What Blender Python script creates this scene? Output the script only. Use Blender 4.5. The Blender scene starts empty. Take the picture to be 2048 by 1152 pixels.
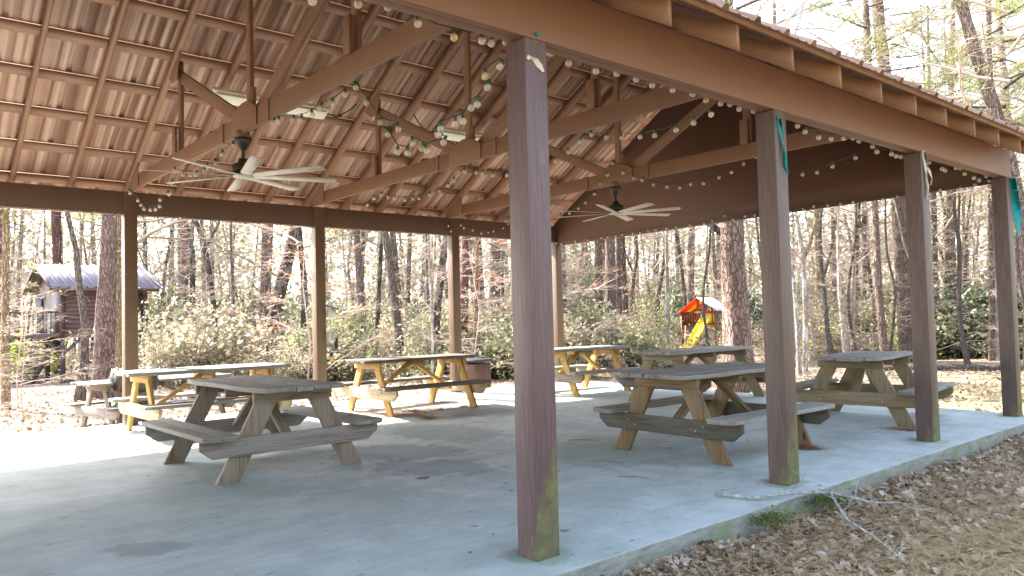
import bpy, math, random
import numpy as np
from mathutils import Vector, Matrix
D=bpy.data; sc=bpy.context.scene
# ---------------- camera, sky, sun, exposure ----------------
FPX,CX,CY,CZ,YAW,PIT,ROL=1543.77,3.0266,-2.7185,1.2666,.8636,.0400,-.0247
_F=Vector((-math.sin(YAW)*math.cos(PIT),math.cos(YAW)*math.cos(PIT),math.sin(PIT)))
_R=Vector((math.cos(YAW),math.sin(YAW),0)); _U=_R.cross(_F)
_r=_R*math.cos(ROL)+_U*math.sin(ROL); _u=-_R*math.sin(ROL)+_U*math.cos(ROL)
cd=D.cameras.new('camera'); cam=D.objects.new('camera',cd); sc.collection.objects.link(cam)
cd.sensor_width=36; cd.lens=36*FPX/2048; cd.clip_end=1000; cd.clip_start=.05
m=Matrix((_r,_u,-_F)).transposed().to_4x4(); m.translation=Vector((CX,CY,CZ)); cam.matrix_world=m
sc.camera=cam
SUN=Vector((-1.08,-.30,1.0)).normalized()
w=D.worlds.new('World'); sc.world=w; w.use_nodes=True; nt=w.node_tree
bg=nt.nodes['Background']; sky=nt.nodes.new('ShaderNodeTexSky'); sky.sky_type='NISHITA'; sky.sun_disc=False
sky.sun_elevation=math.asin(SUN.z); sky.sun_rotation=math.atan2(SUN.x,SUN.y)
sky.air_density=1.0; sky.dust_density=1.5; sky.ozone_density=1.0
tc=nt.nodes.new('ShaderNodeTexCoord'); cn=nt.nodes.new('ShaderNodeTexNoise'); cn.inputs['Scale'].default_value=2.2; cn.inputs['Detail'].default_value=6; nt.links.new(tc.outputs['Generated'],cn.inputs['Vector'])
cr=nt.nodes.new('ShaderNodeMapRange'); cr.inputs['From Min'].default_value=.38; cr.inputs['From Max'].default_value=.62; cr.inputs['To Min'].default_value=.05; cr.inputs['To Max'].default_value=.5; nt.links.new(cn.outputs['Fac'],cr.inputs['Value'])
hs=nt.nodes.new('ShaderNodeHueSaturation'); hs.inputs['Saturation'].default_value=.3; hs.inputs['Value'].default_value=1.3; nt.links.new(sky.outputs[0],hs.inputs['Color'])
cm=nt.nodes.new('ShaderNodeMix'); cm.data_type='RGBA'; nt.links.new(cr.outputs[0],cm.inputs[0]); nt.links.new(sky.outputs[0],cm.inputs[6]); nt.links.new(hs.outputs[0],cm.inputs[7])
nt.links.new(cm.outputs[2],bg.inputs[0]); bg.inputs[1].default_value=.15
sl=D.lights.new('sun','SUN'); so=D.objects.new('sun',sl); sc.collection.objects.link(so)
sl.energy=4.4; sl.angle=math.radians(.53); sl.color=(1,.93,.82)
so.rotation_euler=SUN.to_track_quat('Z','Y').to_euler(); so.location=SUN*60
sc.view_settings.view_transform='Standard'; sc.view_settings.look='None'; sc.view_settings.gamma=1
sc.view_settings.exposure=2.97
sc.cycles.max_bounces=10; sc.cycles.diffuse_bounces=5; sc.cycles.transparent_max_bounces=12
sc.cycles.use_denoising=True

# ---------------- helpers ----------------
PI=math.pi; TAU=2*PI
def R_(*a): return random.Random(*a)
def link(o): sc.collection.objects.link(o); return o
class MB:
    """collects boxes, tubes and faces; build() links them as one mesh"""
    def __init__(s): s.v=[]; s.n=0; s.f=[]; s.uv=[]; s.rn=[]; s.mi=[]
    def add(s,V,Fc,UV=None,rn=None,mi=0):
        V=np.asarray(V,float).reshape(-1,3); s.v.append(V)
        for i,f in enumerate(Fc):
            s.f.append([k+s.n for k in f])
            s.uv.append(UV[i] if UV is not None else [(0,0)]*len(f)); s.rn.append(0. if rn is None else rn); s.mi.append(mi)
        s.n+=len(V)
    def box(s,a,b,M=None,mi=0,rn=None,long=None):
        a=np.array(a,float); b=np.array(b,float); lo=np.minimum(a,b); hi=np.maximum(a,b)
        V=np.array([[x,y,z] for z in (lo[2],hi[2]) for y in (lo[1],hi[1]) for x in (lo[0],hi[0])])
        F=[(0,2,3,1),(4,5,7,6),(0,1,5,4),(2,6,7,3),(0,4,6,2),(1,3,7,5)]
        d=hi-lo; L=int(np.argmax(d)) if long is None else long
        if rn is None: rn=random.random()
        o=rn*37.3
        UV=[]
        for f in F:
            P=V[list(f)]; ax=[k for k in range(3) if np.ptp(P[:,k])>1e-9]
            if L in ax: c=[k for k in ax if k!=L]; c=c[0] if c else L; UV.append([(p[L]+o,p[c]+o*.7+k) for k,p in zip((0,)*4,P)])
            else: UV.append([(p[ax[0]]*.25+o,p[ax[1]]+o) for p in P])
        if M is not None: V=np.array([M@Vector(p) for p in V])
        s.add(V,F,UV,rn,mi)
    def prism(s,poly,t0,t1,axis='y',M=None,mi=0,rn=None,la=0):
        """2D outline poly extruded along axis from t0 to t1; la = outline axis of the grain"""
        n=len(poly); 
        def P(p,t): return {'y':(p[0],t,p[1]),'x':(t,p[0],p[1]),'z':(p[0],p[1],t)}[axis]
        V=[P(p,t0) for p in poly]+[P(p,t1) for p in poly]
        if rn is None: rn=random.random()
        o=rn*37.3
        F=[tuple(range(n))[::-1] if axis!='y' else tuple(range(n)), tuple(range(n,2*n)) if axis!='y' else tuple(range(n,2*n))[::-1]]
        q=lambda p:(p[la]+o,p[1-la]+o*.7)
        UV=[[q(poly[k%n]) for k in f] for f in F]
        for k in range(n):
            k2=(k+1)%n
            f=(k,k2,n+k2,n+k) if axis!='y' else (k,n+k,n+k2,k2)
            F.append(f); UV.append([(poly[i%n][la]+o,(t0 if i<n else t1)+o) for i in f])
        if M is not None: V=[M@Vector(p) for p in V]
        s.add(V,F,UV,rn,mi)
    def bar(s,p,q,wd,ht,up=(0,0,1),mi=0,rn=None,ext=0):
        """board from p to q, wd across, ht along 'up'"""
        p=Vector(p); q=Vector(q); d=(q-p); L=d.length; d.normalize(); up=Vector(up); up=Vector((0,1,0)) if abs(d.dot(up))>.98 else up; sd=d.cross(up).normalized(); up=sd.cross(d)
        M=Matrix((d,sd,up)).transposed().to_4x4(); M.translation=p
        s.box((-ext,-wd/2,-ht/2),(L+ext,wd/2,ht/2),M,mi,rn,long=0)
    def tube(s,path,rad,n=6,cap=True,mi=0):
        P=[Vector(p) for p in path]; N=len(P)
        if not hasattr(rad,'__len__'): rad=[rad]*N
        V=[];UV=[];ref=None;L=0
        for i in range(N):
            d=(P[min(i+1,N-1)]-P[max(i-1,0)]).normalized()
            if ref is None: ref=Vector((1,0,0)) if abs(d.x)<.8 else Vector((0,1,0))
            a=(ref-d*ref.dot(d)).normalized(); b=d.cross(a); ref=a
            for k in range(n):
                t=TAU*k/n; V.append(P[i]+(a*math.cos(t)+b*math.sin(t))*rad[i])
        F=[]
        for i in range(N-1):
            L2=L+(P[i+1]-P[i]).length
            for k in range(n):
                k2=(k+1)%n; F.append((i*n+k,i*n+k2,(i+1)*n+k2,(i+1)*n+k)); UV.append([(L,k/n),(L,(k+1)/n),(L2,(k+1)/n),(L2,k/n)])
            L=L2
        if cap and n>2:
            F.append(tuple(range(n))[::-1]); UV.append([(0,0)]*n)
            F.append(tuple((N-1)*n+k for k in range(n))); UV.append([(0,0)]*n)
        s.add([tuple(v) for v in V],F,UV,random.random(),mi)
    def lathe(s,prof,n=16,M=None,mi=0):
        V=[];F=[]
        for r,z in prof:
            for k in range(n): V.append((r*math.cos(TAU*k/n),r*math.sin(TAU*k/n),z))
        for i in range(len(prof)-1):
            for k in range(n):
                k2=(k+1)%n; F.append((i*n+k,i*n+k2,(i+1)*n+k2,(i+1)*n+k))
        F.append(tuple(range(n))[::-1]); F.append(tuple((len(prof)-1)*n+k for k in range(n)))
        if M is not None: V=[tuple(M@Vector(v)) for v in V]
        s.add(V,F,None,0,mi)
    def build(s,name,mats,parent=None,smooth=False,bevel=0):
        me=D.meshes.new(name); V=np.concatenate(s.v) if s.v else np.zeros((0,3))
        cnt=np.array([len(f) for f in s.f],dtype=np.int32); idx=np.array([k for f in s.f for k in f],dtype=np.int32)
        mesh_raw(me,V,cnt,idx)
        uv=me.uv_layers.new(name='UVMap'); uv.data.foreach_set('uv',np.array([c for u in s.uv for q in u for c in q],dtype=np.float32))
        if len(s.f)<20000:
            at=me.attributes.new('rnd','FLOAT','FACE'); at.data.foreach_set('value',np.array(s.rn,dtype=np.float32))
        me.polygons.foreach_set('material_index',np.array(s.mi,dtype=np.int32))
        if smooth: me.polygons.foreach_set('use_smooth',np.ones(len(s.f),dtype=bool))
        for m_ in (mats if isinstance(mats,(list,tuple)) else [mats]): me.materials.append(m_)
        me.update()
        o=link(D.objects.new(name,me)); o.parent=parent
        if bevel:
            b=o.modifiers.new('bevel','BEVEL'); b.width=bevel; b.segments=2; b.limit_method='ANGLE'; b.angle_limit=.6
        return o
def mesh_raw(me,V,cnt,idx):
    me.vertices.add(len(V)); me.vertices.foreach_set('co',np.asarray(V,dtype=np.float32).ravel())
    me.loops.add(len(idx)); me.loops.foreach_set('vertex_index',idx)
    me.polygons.add(len(cnt)); st=np.zeros(len(cnt),dtype=np.int32); st[1:]=np.cumsum(cnt)[:-1]
    me.polygons.foreach_set('loop_start',st)
    try: me.polygons.foreach_set('loop_total',cnt)
    except Exception: pass
    me.update(calc_edges=True); 
def tag(o,label=None,cat=None,group=None,kind=None):
    if label:o['label']=label
    if cat:o['category']=cat
    if group:o['group']=group
    if kind:o['kind']=kind
    return o
def thing(name,loc,label,cat,group=None,rz=0):
    o=link(D.objects.new(name,None)); o.location=loc; o.rotation_euler=(0,0,rz); o.empty_display_size=.1
    return tag(o,label,cat,group)
def rel(parent,pts):  # world points into the frame of an unrotated thing
    l=parent.location; return [(p[0]-l.x,p[1]-l.y,p[2]-l.z) for p in pts]

# ---------------- materials ----------------
class NT:
    def __init__(s,name):
        s.m=D.materials.new(name); s.m.use_nodes=True; s.t=s.m.node_tree; s.b=s.t.nodes['Principled BSDF']; s.out=s.t.nodes['Material Output']
    def n(s,ty,**k):
        x=s.t.nodes.new(ty)
        for a,b in k.items():
            if a.startswith('i_'): x.inputs[a[2:].replace('_',' ')].default_value=b
            else: setattr(x,a,b)
        return x
    def l(s,a,b): s.t.links.new(a,b)
    def noise(s,vec,scale,detail=4,rough=.55,dist=0):
        x=s.n('ShaderNodeTexNoise'); x.inputs['Scale'].default_value=scale; x.inputs['Detail'].default_value=detail
        x.inputs['Roughness'].default_value=rough; x.inputs['Distortion'].default_value=dist
        if vec is not None: s.l(vec,x.inputs['Vector'])
        return x.outputs['Fac']
    def map(s,vec,sc_,loc=(0,0,0)):
        x=s.n('ShaderNodeMapping'); x.inputs['Scale'].default_value=sc_; x.inputs['Location'].default_value=loc; s.l(vec,x.inputs['Vector']); return x.outputs[0]
    def ramp(s,fac,stops,interp='LINEAR'):
        x=s.n('ShaderNodeValToRGB'); r=x.color_ramp; r.interpolation=interp
        while len(r.elements)<len(stops): r.elements.new(.5)
        for e,(p,c) in zip(r.elements,stops): e.position=p; e.color=(*c,1) if len(c)==3 else c
        s.l(fac,x.inputs[0]); return x.outputs[0]
    def mix(s,fac,a,b,mode='MIX'):
        x=s.n('ShaderNodeMix',data_type='RGBA',blend_type=mode)
        for v,i in ((fac,0),(a,6),(b,7)):
            if isinstance(v,(int,float)): x.inputs[i].default_value=v
            elif isinstance(v,tuple): x.inputs[i].default_value=(*v,1)
            else: s.l(v,x.inputs[i])
        return x.outputs[2]
    def mth(s,op,a,b=0):
        x=s.n('ShaderNodeMath',operation=op)
        for v,i in ((a,0),(b,1)):
            if isinstance(v,(int,float)): x.inputs[i].default_value=v
            else: s.l(v,x.inputs[i])
        return x.outputs[0]
    def obj(s): return s.n('ShaderNodeTexCoord').outputs['Object']
    def uv(s): return s.n('ShaderNodeUVMap').outputs[0]
    def geo(s): return s.n('ShaderNodeNewGeometry').outputs['Position']
    def rnd(s): return s.n('ShaderNodeAttribute',attribute_name='rnd').outputs['Fac']
    def ornd(s): return s.n('ShaderNodeObjectInfo').outputs['Random']
    def bump(s,h,st=.3,d=.01):
        x=s.n('ShaderNodeBump'); x.inputs['Strength'].default_value=st; x.inputs['Distance'].default_value=d; s.l(h,x.inputs['Height']); s.l(x.outputs[0],s.b.inputs['Normal'])
    def fin(s,col=None,rough=.6,spec=.3,metal=0):
        if col is not None:
            if isinstance(col,tuple): s.b.inputs['Base Color'].default_value=(*col,1)
            else: s.l(col,s.b.inputs['Base Color'])
        if isinstance(rough,(int,float)): s.b.inputs['Roughness'].default_value=rough
        else: s.l(rough,s.b.inputs['Roughness'])
        s.b.inputs['Specular IOR Level'].default_value=spec; s.b.inputs['Metallic'].default_value=metal
        return s.m
def sc3(c,k): return tuple(x*k for x in c)
def plain(name,c,rough=.6,spec=.3,metal=0,var=.12,scale=8):
    t=NT(name); f=t.noise(t.obj(),scale,3); return t.fin(t.ramp(f,[(.3,sc3(c,1-var)),(.7,sc3(c,1+var))]),rough,spec,metal)
def paint(name,c,grain=.25,spec=.35,rough=.55):
    t=NT(name); uv=t.uv(); g=t.noise(t.map(uv,(1.2,26,1)),3,5,.6,.3); b=t.noise(t.geo(),1.1,4); fine=t.noise(t.map(uv,(9,160,1)),2,2)
    col=t.ramp(g,[(.25,sc3(c,1-grain)),(.75,sc3(c,1+grain*.6))])
    col=t.mix(t.mth('MULTIPLY',b,.45),col,sc3(c,.62)); col=t.mix(t.mth('MULTIPLY',t.rnd(),.28),col,sc3(c,1.45))
    sp=t.noise(t.geo(),38,2,.5); col=t.mix(t.ramp(sp,[(.73,(0,0,0)),(.76,(1,1,1))]),col,sc3(c,.35))
    t.bump(t.mth('ADD',t.mth('MULTIPLY',g,.6),fine),.35,.003); return t.fin(col,rough,spec)
def wood(name,a,b,c=None,knots=True,rough=.75):
    """a = light grain, b = dark grain, c = grey weathering"""
    t=NT(name); uv=t.uv(); w1=t.noise(t.map(uv,(.9,14,1)),2.2,6,.62,.9); w2=t.noise(t.map(uv,(3,110,1)),1.6,3,.6)
    f=t.mth('ADD',t.mth('MULTIPLY',w1,.55),t.mth('MULTIPLY',w2,.45)); col=t.ramp(f,[(.40,sc3(b,.8)),(.5,tuple((x+y)/2 for x,y in zip(a,b))),(.60,a)])
    if c: col=t.mix(t.ramp(t.noise(t.map(uv,(1.1,5,1)),1.8,5),[(.35,(0,0,0)),(.65,(1,1,1))]),col,c)
    col=t.mix(t.mth('MULTIPLY',t.rnd(),.4),col,sc3(b,.8))
    if knots:
        v=t.n('ShaderNodeTexVoronoi'); v.inputs['Scale'].default_value=1; t.l(t.map(uv,(2.1,6.5,1)),v.inputs['Vector'])
        col=t.mix(t.ramp(v.outputs['Distance'],[(.06,(.85,.85,.85)),(.13,(0,0,0))]),col,sc3(b,.35))
    crack=t.ramp(t.noise(t.map(uv,(.8,60,1)),2,2),[(.30,(1,1,1)),(.36,(0,0,0))]); col=t.mix(crack,col,sc3(b,.3))
    t.bump(f,.5,.006); return t.fin(col,rough,.2)
def bark(name,a,b,sx=16,sz=3.2,moss=None,patch=None):
    t=NT(name); o=t.obj(); v=t.n('ShaderNodeTexVoronoi',feature='DISTANCE_TO_EDGE'); v.inputs['Scale'].default_value=1
    nz=t.n('ShaderNodeTexNoise'); nz.inputs['Scale'].default_value=6; t.l(o,nz.inputs['Vector'])
    ma=t.n('ShaderNodeVectorMath',operation='MULTIPLY_ADD'); ma.inputs[1].default_value=(.16,.16,.5); t.l(nz.outputs['Color'],ma.inputs[0]); t.l(o,ma.inputs[2])
    t.l(t.map(ma.outputs[0],(sx,sx,sz)),v.inputs['Vector']); d=v.outputs['Distance']
    n2=t.noise(t.map(o,(sx*2.2,sx*2.2,sz*3)),1.3,5,.65); base=t.ramp(n2,[(.3,sc3(a,.7)),(.68,sc3(a,1.25))])
    v2=t.n('ShaderNodeTexVoronoi',feature='DISTANCE_TO_EDGE'); v2.inputs['Scale'].default_value=1; t.l(t.map(ma.outputs[0],(sx*2.3,sx*2.3,sz*1.3)),v2.inputs['Vector'])
    n3=t.noise(t.map(o,(sx*.7,sx*.7,sz)),1,3); ck=t.mth('SUBTRACT',d,t.mth('MULTIPLY',t.mth('SUBTRACT',n3,.45),.22))
    col=t.mix(t.ramp(ck,[(.0,(.9,.9,.9)),(.16,(0,0,0))]),base,b); col=t.mix(t.ramp(v2.outputs['Distance'],[(.0,(.55,.55,.55)),(.09,(0,0,0))]),col,b)
    col=t.mix(t.mth('MULTIPLY',t.ornd(),.5),col,sc3(b,1.6))
    if patch: col=t.mix(t.ramp(t.noise(t.map(o,(5,5,2.2)),1,4),[(.5,(0,0,0)),(.6,(1,1,1))]),col,patch)
    if moss: col=t.mix(t.ramp(t.noise(t.map(o,(4,4,1.4)),1,5),[(.55,(0,0,0)),(.66,(1,1,1))]),col,moss)
    h=t.mth('ADD',t.ramp(d,[(0,(0,0,0)),(.2,(1,1,1))]),t.mth('MULTIPLY',n2,.4)); t.bump(h,.9,.03); return t.fin(col,.9,.1)
def leafmat(name,cols,trans=.45,rough=.55,spec=.25):
    t=NT(name); r=t.ornd(); g=t.n('ShaderNodeNewGeometry').outputs['Random Per Island']
    stops=[(i/max(1,len(cols)-1),c) for i,c in enumerate(cols)]
    f=t.mth('ADD',t.mth('MULTIPLY',r,.35),t.mth('MULTIPLY',g,.65)); col=t.ramp(f,stops)
    t.fin(col,rough,spec); tr=t.n('ShaderNodeBsdfTranslucent'); t.l(col,tr.inputs[0]); ms=t.n('ShaderNodeMixShader'); ms.inputs[0].default_value=trans
    t.l(t.b.outputs[0],ms.inputs[1]); t.l(tr.outputs[0],ms.inputs[2]); t.l(ms.outputs[0],t.out.inputs[0]); return t.m
def rgb(r,g,b,k=1):
    f=lambda c:((c/255)/12.92 if c/255<=.04045 else ((c/255+.055)/1.055)**2.4)*k
    return (f(r),f(g),f(b))

M={}
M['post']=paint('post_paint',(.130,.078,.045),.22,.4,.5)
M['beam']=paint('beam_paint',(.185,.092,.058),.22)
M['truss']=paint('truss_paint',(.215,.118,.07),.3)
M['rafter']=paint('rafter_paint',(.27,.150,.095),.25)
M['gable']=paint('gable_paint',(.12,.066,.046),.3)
M['cut']=wood('raw_cut_wood',(.5,.33,.18),(.3,.17,.08),knots=False)
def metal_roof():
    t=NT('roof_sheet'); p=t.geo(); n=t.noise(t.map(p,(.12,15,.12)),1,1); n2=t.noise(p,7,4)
    col=t.ramp(n,[(.36,(.20,.115,.08)),(.44,(.33,.20,.145)),(.52,(.40,.255,.19)),(.60,(.52,.36,.275))]); col=t.mix(t.mth('MULTIPLY',n2,.3),col,(.24,.11,.075)); return t.fin(col,.45,.4)  # light and dark stripes across y paint in rib shading and reflection
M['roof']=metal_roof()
M['roof_lilac']=plain('lilac_roof_sheet',(.17,.135,.15),.35,.5)
# concrete
def concrete():
    t=NT('concrete'); p=t.geo(); big=t.noise(p,.55,5,.6,.4); mid=t.noise(p,3.2,6,.6); fine=t.noise(p,60,3)
    col=t.ramp(big,[(.3,(.35,.43,.415)),(.5,(.44,.495,.475)),(.72,(.54,.565,.545))])
    col=t.mix(t.ramp(mid,[(.42,(0,0,0)),(.70,(.6,.6,.6))]),col,(.24,.28,.275))
    gr=t.noise(t.map(p,(1,1,1),(7,3,0)),.9,4,.6,.5); col=t.mix(t.ramp(gr,[(.48,(0,0,0)),(.70,(.55,.55,.55))]),col,(.22,.27,.20))
    sp=t.noise(t.map(p,(1,.5,1),(3,9,0)),17,2,.5,.4); sp=t.mth('ADD',sp,t.mth('MULTIPLY',t.noise(p,.7,2),.16)); col=t.mix(t.ramp(sp,[(.765,(0,0,0)),(.80,(.85,.85,.85))]),col,(.075,.085,.085)); sw=t.noise(t.map(p,(2.2,.35,1),(1,1,0)),2.2,6,.7,1.2); col=t.mix(t.ramp(sw,[(.52,(0,0,0)),(.72,(.6,.6,.6))]),col,(.26,.305,.285)); pt=t.noise(p,150,2,.5); col=t.mix(t.ramp(pt,[(.66,(0,0,0)),(.72,(.6,.6,.6))]),col,(.17,.18,.17))
    col=t.mix(t.mth('MULTIPLY',fine,.3),col,(.26,.29,.28))
    def spot(c,r,tint,amt,ax=1,ang=0):
        nonlocal col
        mp=t.n('ShaderNodeMapping'); mp.vector_type='TEXTURE'; mp.inputs['Location'].default_value=(*c,0); mp.inputs['Rotation'].default_value=(0,0,ang); mp.inputs['Scale'].default_value=(r*ax,r,3); t.l(p,mp.inputs['Vector'])
        ln=t.n('ShaderNodeVectorMath',operation='LENGTH'); t.l(mp.outputs[0],ln.inputs[0])
        f=t.mth('ADD',ln.outputs['Value'],t.mth('MULTIPLY',t.mth('SUBTRACT',t.noise(p,6,5,.65),.5),1.6))
        col=t.mix(t.ramp(f,[(.75,(amt,)*3),(1.0,(0,0,0))]),col,tint)
    spot((-1.77,-1.42),.17,(.20,.23,.22),.6,1.5,.9); spot((-1.5,.2),.5,(.30,.35,.33),.5,2,.4); spot((-3.0,-.6),.4,(.28,.33,.30),.5,2,.9); spot((-.9,1.2),.3,(.30,.33,.30),.45,2,1.2)
    spot((-3.5,1.3),.5,(.15,.17,.175),.6,1.6,.7); spot((-2.6,1.1),.42,(.14,.165,.17),.5,1.5,.5); spot((-4.2,2.4),.6,(.16,.18,.18),.5,1.5,0)
    spot((-2.25,.8),.06,(.06,.06,.06),.8); spot((-1.9,2.6),.7,(.2,.24,.2),.5,1.3,.3); spot((-5.3,3.9),.6,(.17,.19,.19),.6)
    for y in (0.08,2.55,5.15,7.54): spot((-.08,y),.20,(.17,.22,.14),.6,1,0)
    # the cast side: rougher, darker, mossy
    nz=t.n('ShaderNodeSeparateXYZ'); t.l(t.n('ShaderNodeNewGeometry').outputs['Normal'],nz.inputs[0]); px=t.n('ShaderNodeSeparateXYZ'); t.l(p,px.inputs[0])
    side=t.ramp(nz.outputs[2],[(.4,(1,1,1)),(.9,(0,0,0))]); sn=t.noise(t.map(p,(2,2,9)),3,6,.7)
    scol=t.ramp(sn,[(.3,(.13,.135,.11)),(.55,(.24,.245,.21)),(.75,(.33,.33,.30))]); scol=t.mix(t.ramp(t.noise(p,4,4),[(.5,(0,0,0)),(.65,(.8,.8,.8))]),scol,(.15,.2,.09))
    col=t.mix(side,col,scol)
    t.bump(t.mth('ADD',t.mth('MULTIPLY',mid,.7),fine),.25,.006); return t.fin(col,.62,.3)
M['concrete']=concrete()
def groundmat():
    t=NT('forest_floor'); p=t.geo(); a=t.noise(p,.35,4,.6); b=t.noise(p,9,5,.7); c=t.noise(t.map(p,(1,1,1),(5,1,0)),45,3,.7)
    col=t.ramp(b,[(.3,(.13,.085,.055)),(.5,(.29,.20,.14)),(.7,(.46,.35,.27))]); col=t.mix(t.ramp(c,[(.4,(0,0,0)),(.62,(.7,.7,.7))]),col,(.50,.40,.33))
    sp=t.n('ShaderNodeSeparateXYZ'); t.l(p,sp.inputs[0])
    gy=t.mth('ADD',t.mth('MULTIPLY',sp.outputs[0],1.0),t.mth('MULTIPLY',t.mth('SUBTRACT',a,.5),9))
    g=t.ramp(t.mth('MULTIPLY',t.mth('ADD',gy,9),.08),[(.2,(0,0,0)),(.5,(.6,.6,.6))]); gc=t.ramp(t.noise(p,14,5,.7),[(.3,(.17,.15,.055)),(.55,(.33,.27,.12)),(.75,(.48,.36,.2))]); col=t.mix(g,col,gc)
    t.bump(t.mth('ADD',b,c),.9,.05); return t.fin(col,.95,.1)
M['ground']=groundmat()
def algae(c=(.118,.082,.070)):   # post with algae climbing from its foot
    t=NT('mossy_post_paint'); uv=t.uv(); g=t.noise(t.map(uv,(1.2,26,1)),3,5,.6,.3)
    col=t.ramp(g,[(.34,sc3(c,.74)),(.62,sc3(c,1.15))]); chip=t.noise(t.map(t.obj(),(14,14,3)),1,5,.7); col=t.mix(t.ramp(chip,[(.64,(0,0,0)),(.70,(.6,.6,.6))]),col,(.22,.17,.14)); p=t.obj(); sp=t.n('ShaderNodeSeparateXYZ'); t.l(p,sp.inputs[0])
    nx=t.n('ShaderNodeSeparateXYZ'); t.l(t.n('ShaderNodeNewGeometry').outputs['Normal'],nx.inputs[0])
    h=t.mth('ADD',sp.outputs[2],t.mth('MULTIPLY',t.mth('SUBTRACT',t.noise(t.map(p,(9,9,2.5)),1,5,.65),.5),-.75))
    yy=t.mth('MULTIPLY',t.mth('SUBTRACT',sp.outputs[1],.06),2.2); lim=t.mth('SUBTRACT',t.mth('ADD',h,.10),t.mth('MULTIPLY',t.mth('MAXIMUM',nx.outputs[0],0),t.mth('ADD',.45,yy))); al=t.ramp(lim,[(.0,(.7,.7,.7)),(.16,(0,0,0))])
    col=t.mix(al,col,t.ramp(t.noise(p,16,4),[(.35,(.11,.12,.06)),(.65,(.25,.24,.07))]))
    col=t.mix(t.ramp(t.noise(p,38,2),[(.73,(0,0,0)),(.76,(1,1,1))]),col,sc3(c,.35))
    t.bump(g,.4,.003); return t.fin(col,.5,.45)
M['mossy']=algae(); M['mossy_p']=algae((.122,.080,.082))
M['top_grey']=wood('weathered_top_wood',(.37,.335,.29),(.15,.135,.12),(.29,.29,.27))
M['top_dark']=wood('dark_weathered_wood',(.20,.165,.13),(.07,.055,.045),(.17,.165,.155))
M['leg_grey']=wood('grey_brown_leg_wood',(.33,.26,.19),(.14,.10,.07),(.28,.24,.20))
M['leg_brown']=wood('brown_leg_wood',(.33,.22,.12),(.14,.085,.045),(.22,.17,.11))
M['leg_yellow']=wood('yellow_treated_wood',(.56,.35,.12),(.34,.19,.06))
M['beam_yellow']=wood('pale_treated_wood',(.58,.46,.30),(.36,.26,.15))
M['leg_green']=wood('greenish_leg_wood',(.34,.25,.14),(.14,.105,.055),(.24,.21,.14))
M['xb_grey']=wood('grey_crossbeam_wood',(.42,.37,.33),(.18,.15,.13),(.36,.34,.32))
M['xb_dark']=wood('dark_crossbeam_wood',(.17,.145,.115),(.06,.052,.042),(.12,.12,.10))
M['bolt']=plain('zinc_bolt',(.34,.34,.33),.35,.5,.7)
M['black']=plain('black_plastic',(.02,.02,.022),.4,.4)
M['fan_dark']=plain('dark_bronze',(.045,.038,.034),.4,.4)
M['fan_blade']=plain('pale_blade',(.55,.50,.44),.5,.3)
M['fixture']=plain('cream_plastic',(.80,.76,.66),.35,.4,0,.05)
M['cord']=plain('dark_green_cord',(.03,.06,.035),.5,.3)
M['socket']=plain('green_socket',(.035,.10,.07),.45,.4)
M['wire']=plain('brown_wire',(.06,.04,.035),.5)
def glass(name,tint):
    t=NT(name); t.fin(tint,.12,.6); tr=t.n('ShaderNodeBsdfTransparent'); tr.inputs[0].default_value=(.97,.95,.93,1); ms=t.n('ShaderNodeMixShader')
    lw=t.n('ShaderNodeLayerWeight'); lw.inputs[0].default_value=.35; f=t.ramp(lw.outputs['Facing'],[(0,(.42,.42,.42)),(.55,(.6,.6,.6)),(1,(1,1,1))])
    t.l(f,ms.inputs[0]); t.l(tr.outputs[0],ms.inputs[1]); t.l(t.b.outputs[0],ms.inputs[2]); t.l(ms.outputs[0],t.out.inputs[0]); return t.m
M['bulb']=glass('bulb_glass',(.74,.68,.62)); M['bulb_y']=glass('yellowed_bulb_glass',(.74,.66,.40))
M['bark_pine']=bark('pine_bark',(.33,.25,.215),(.075,.052,.043),17,3.0)
M['bark_big']=bark('plated_pine_bark',(.42,.32,.28),(.09,.058,.048),14,3.4)
M['bark_red']=bark('reddish_pine_bark',(.25,.14,.115),(.06,.032,.028),16,3)
M['bark_grey']=bark('grey_ridged_bark',(.24,.205,.175),(.06,.048,.04),22,2.6)
M['bark_pale']=bark('pale_smooth_bark',(.52,.46,.40),(.22,.18,.15),9,14,patch=(.68,.66,.62))
M['bark_moss']=bark('mossy_bark',(.42,.33,.22),(.12,.09,.05),20,4,moss=(.20,.17,.04))
M['bark_orange']=bark('orange_flaky_bark',(.42,.25,.16),(.16,.09,.055),24,8)
M['bark_dark']=bark('dark_bark',(.13,.105,.09),(.035,.03,.026),20,3,patch=(.25,.22,.19))
M['twig']=plain('pale_pink_twig',(.48,.395,.33),.8,.1,0,.2,1.2)
M['twig2']=plain('grey_brown_twig',(.27,.225,.18),.8,.1,0,.25,1.2)
M['leaf_olive']=leafmat('olive_leaves',[(.09,.11,.045),(.18,.20,.085),(.30,.29,.15),(.46,.42,.29),(.24,.25,.12)])
M['leaf_dark']=leafmat('dark_evergreen_leaves',[(.04,.058,.032),(.085,.112,.06),(.15,.175,.10),(.26,.265,.18)],.3,.4,.4)
M['leaf_pale']=leafmat('pale_dry_leaves',[(.30,.24,.16),(.42,.36,.27),(.22,.22,.12),(.52,.46,.37)])
M['leaf_lime']=leafmat('lime_leaves',[(.22,.30,.04),(.32,.40,.06),(.42,.45,.10)],.5)
M['leaf_rust']=leafmat('rust_leaves',[(.30,.09,.04),(.42,.15,.08),(.38,.22,.15)],.5)
M['needles']=leafmat('pine_needles',[(.12,.17,.04),(.24,.28,.08),(.38,.38,.15),(.45,.40,.22)],.4)
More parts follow.
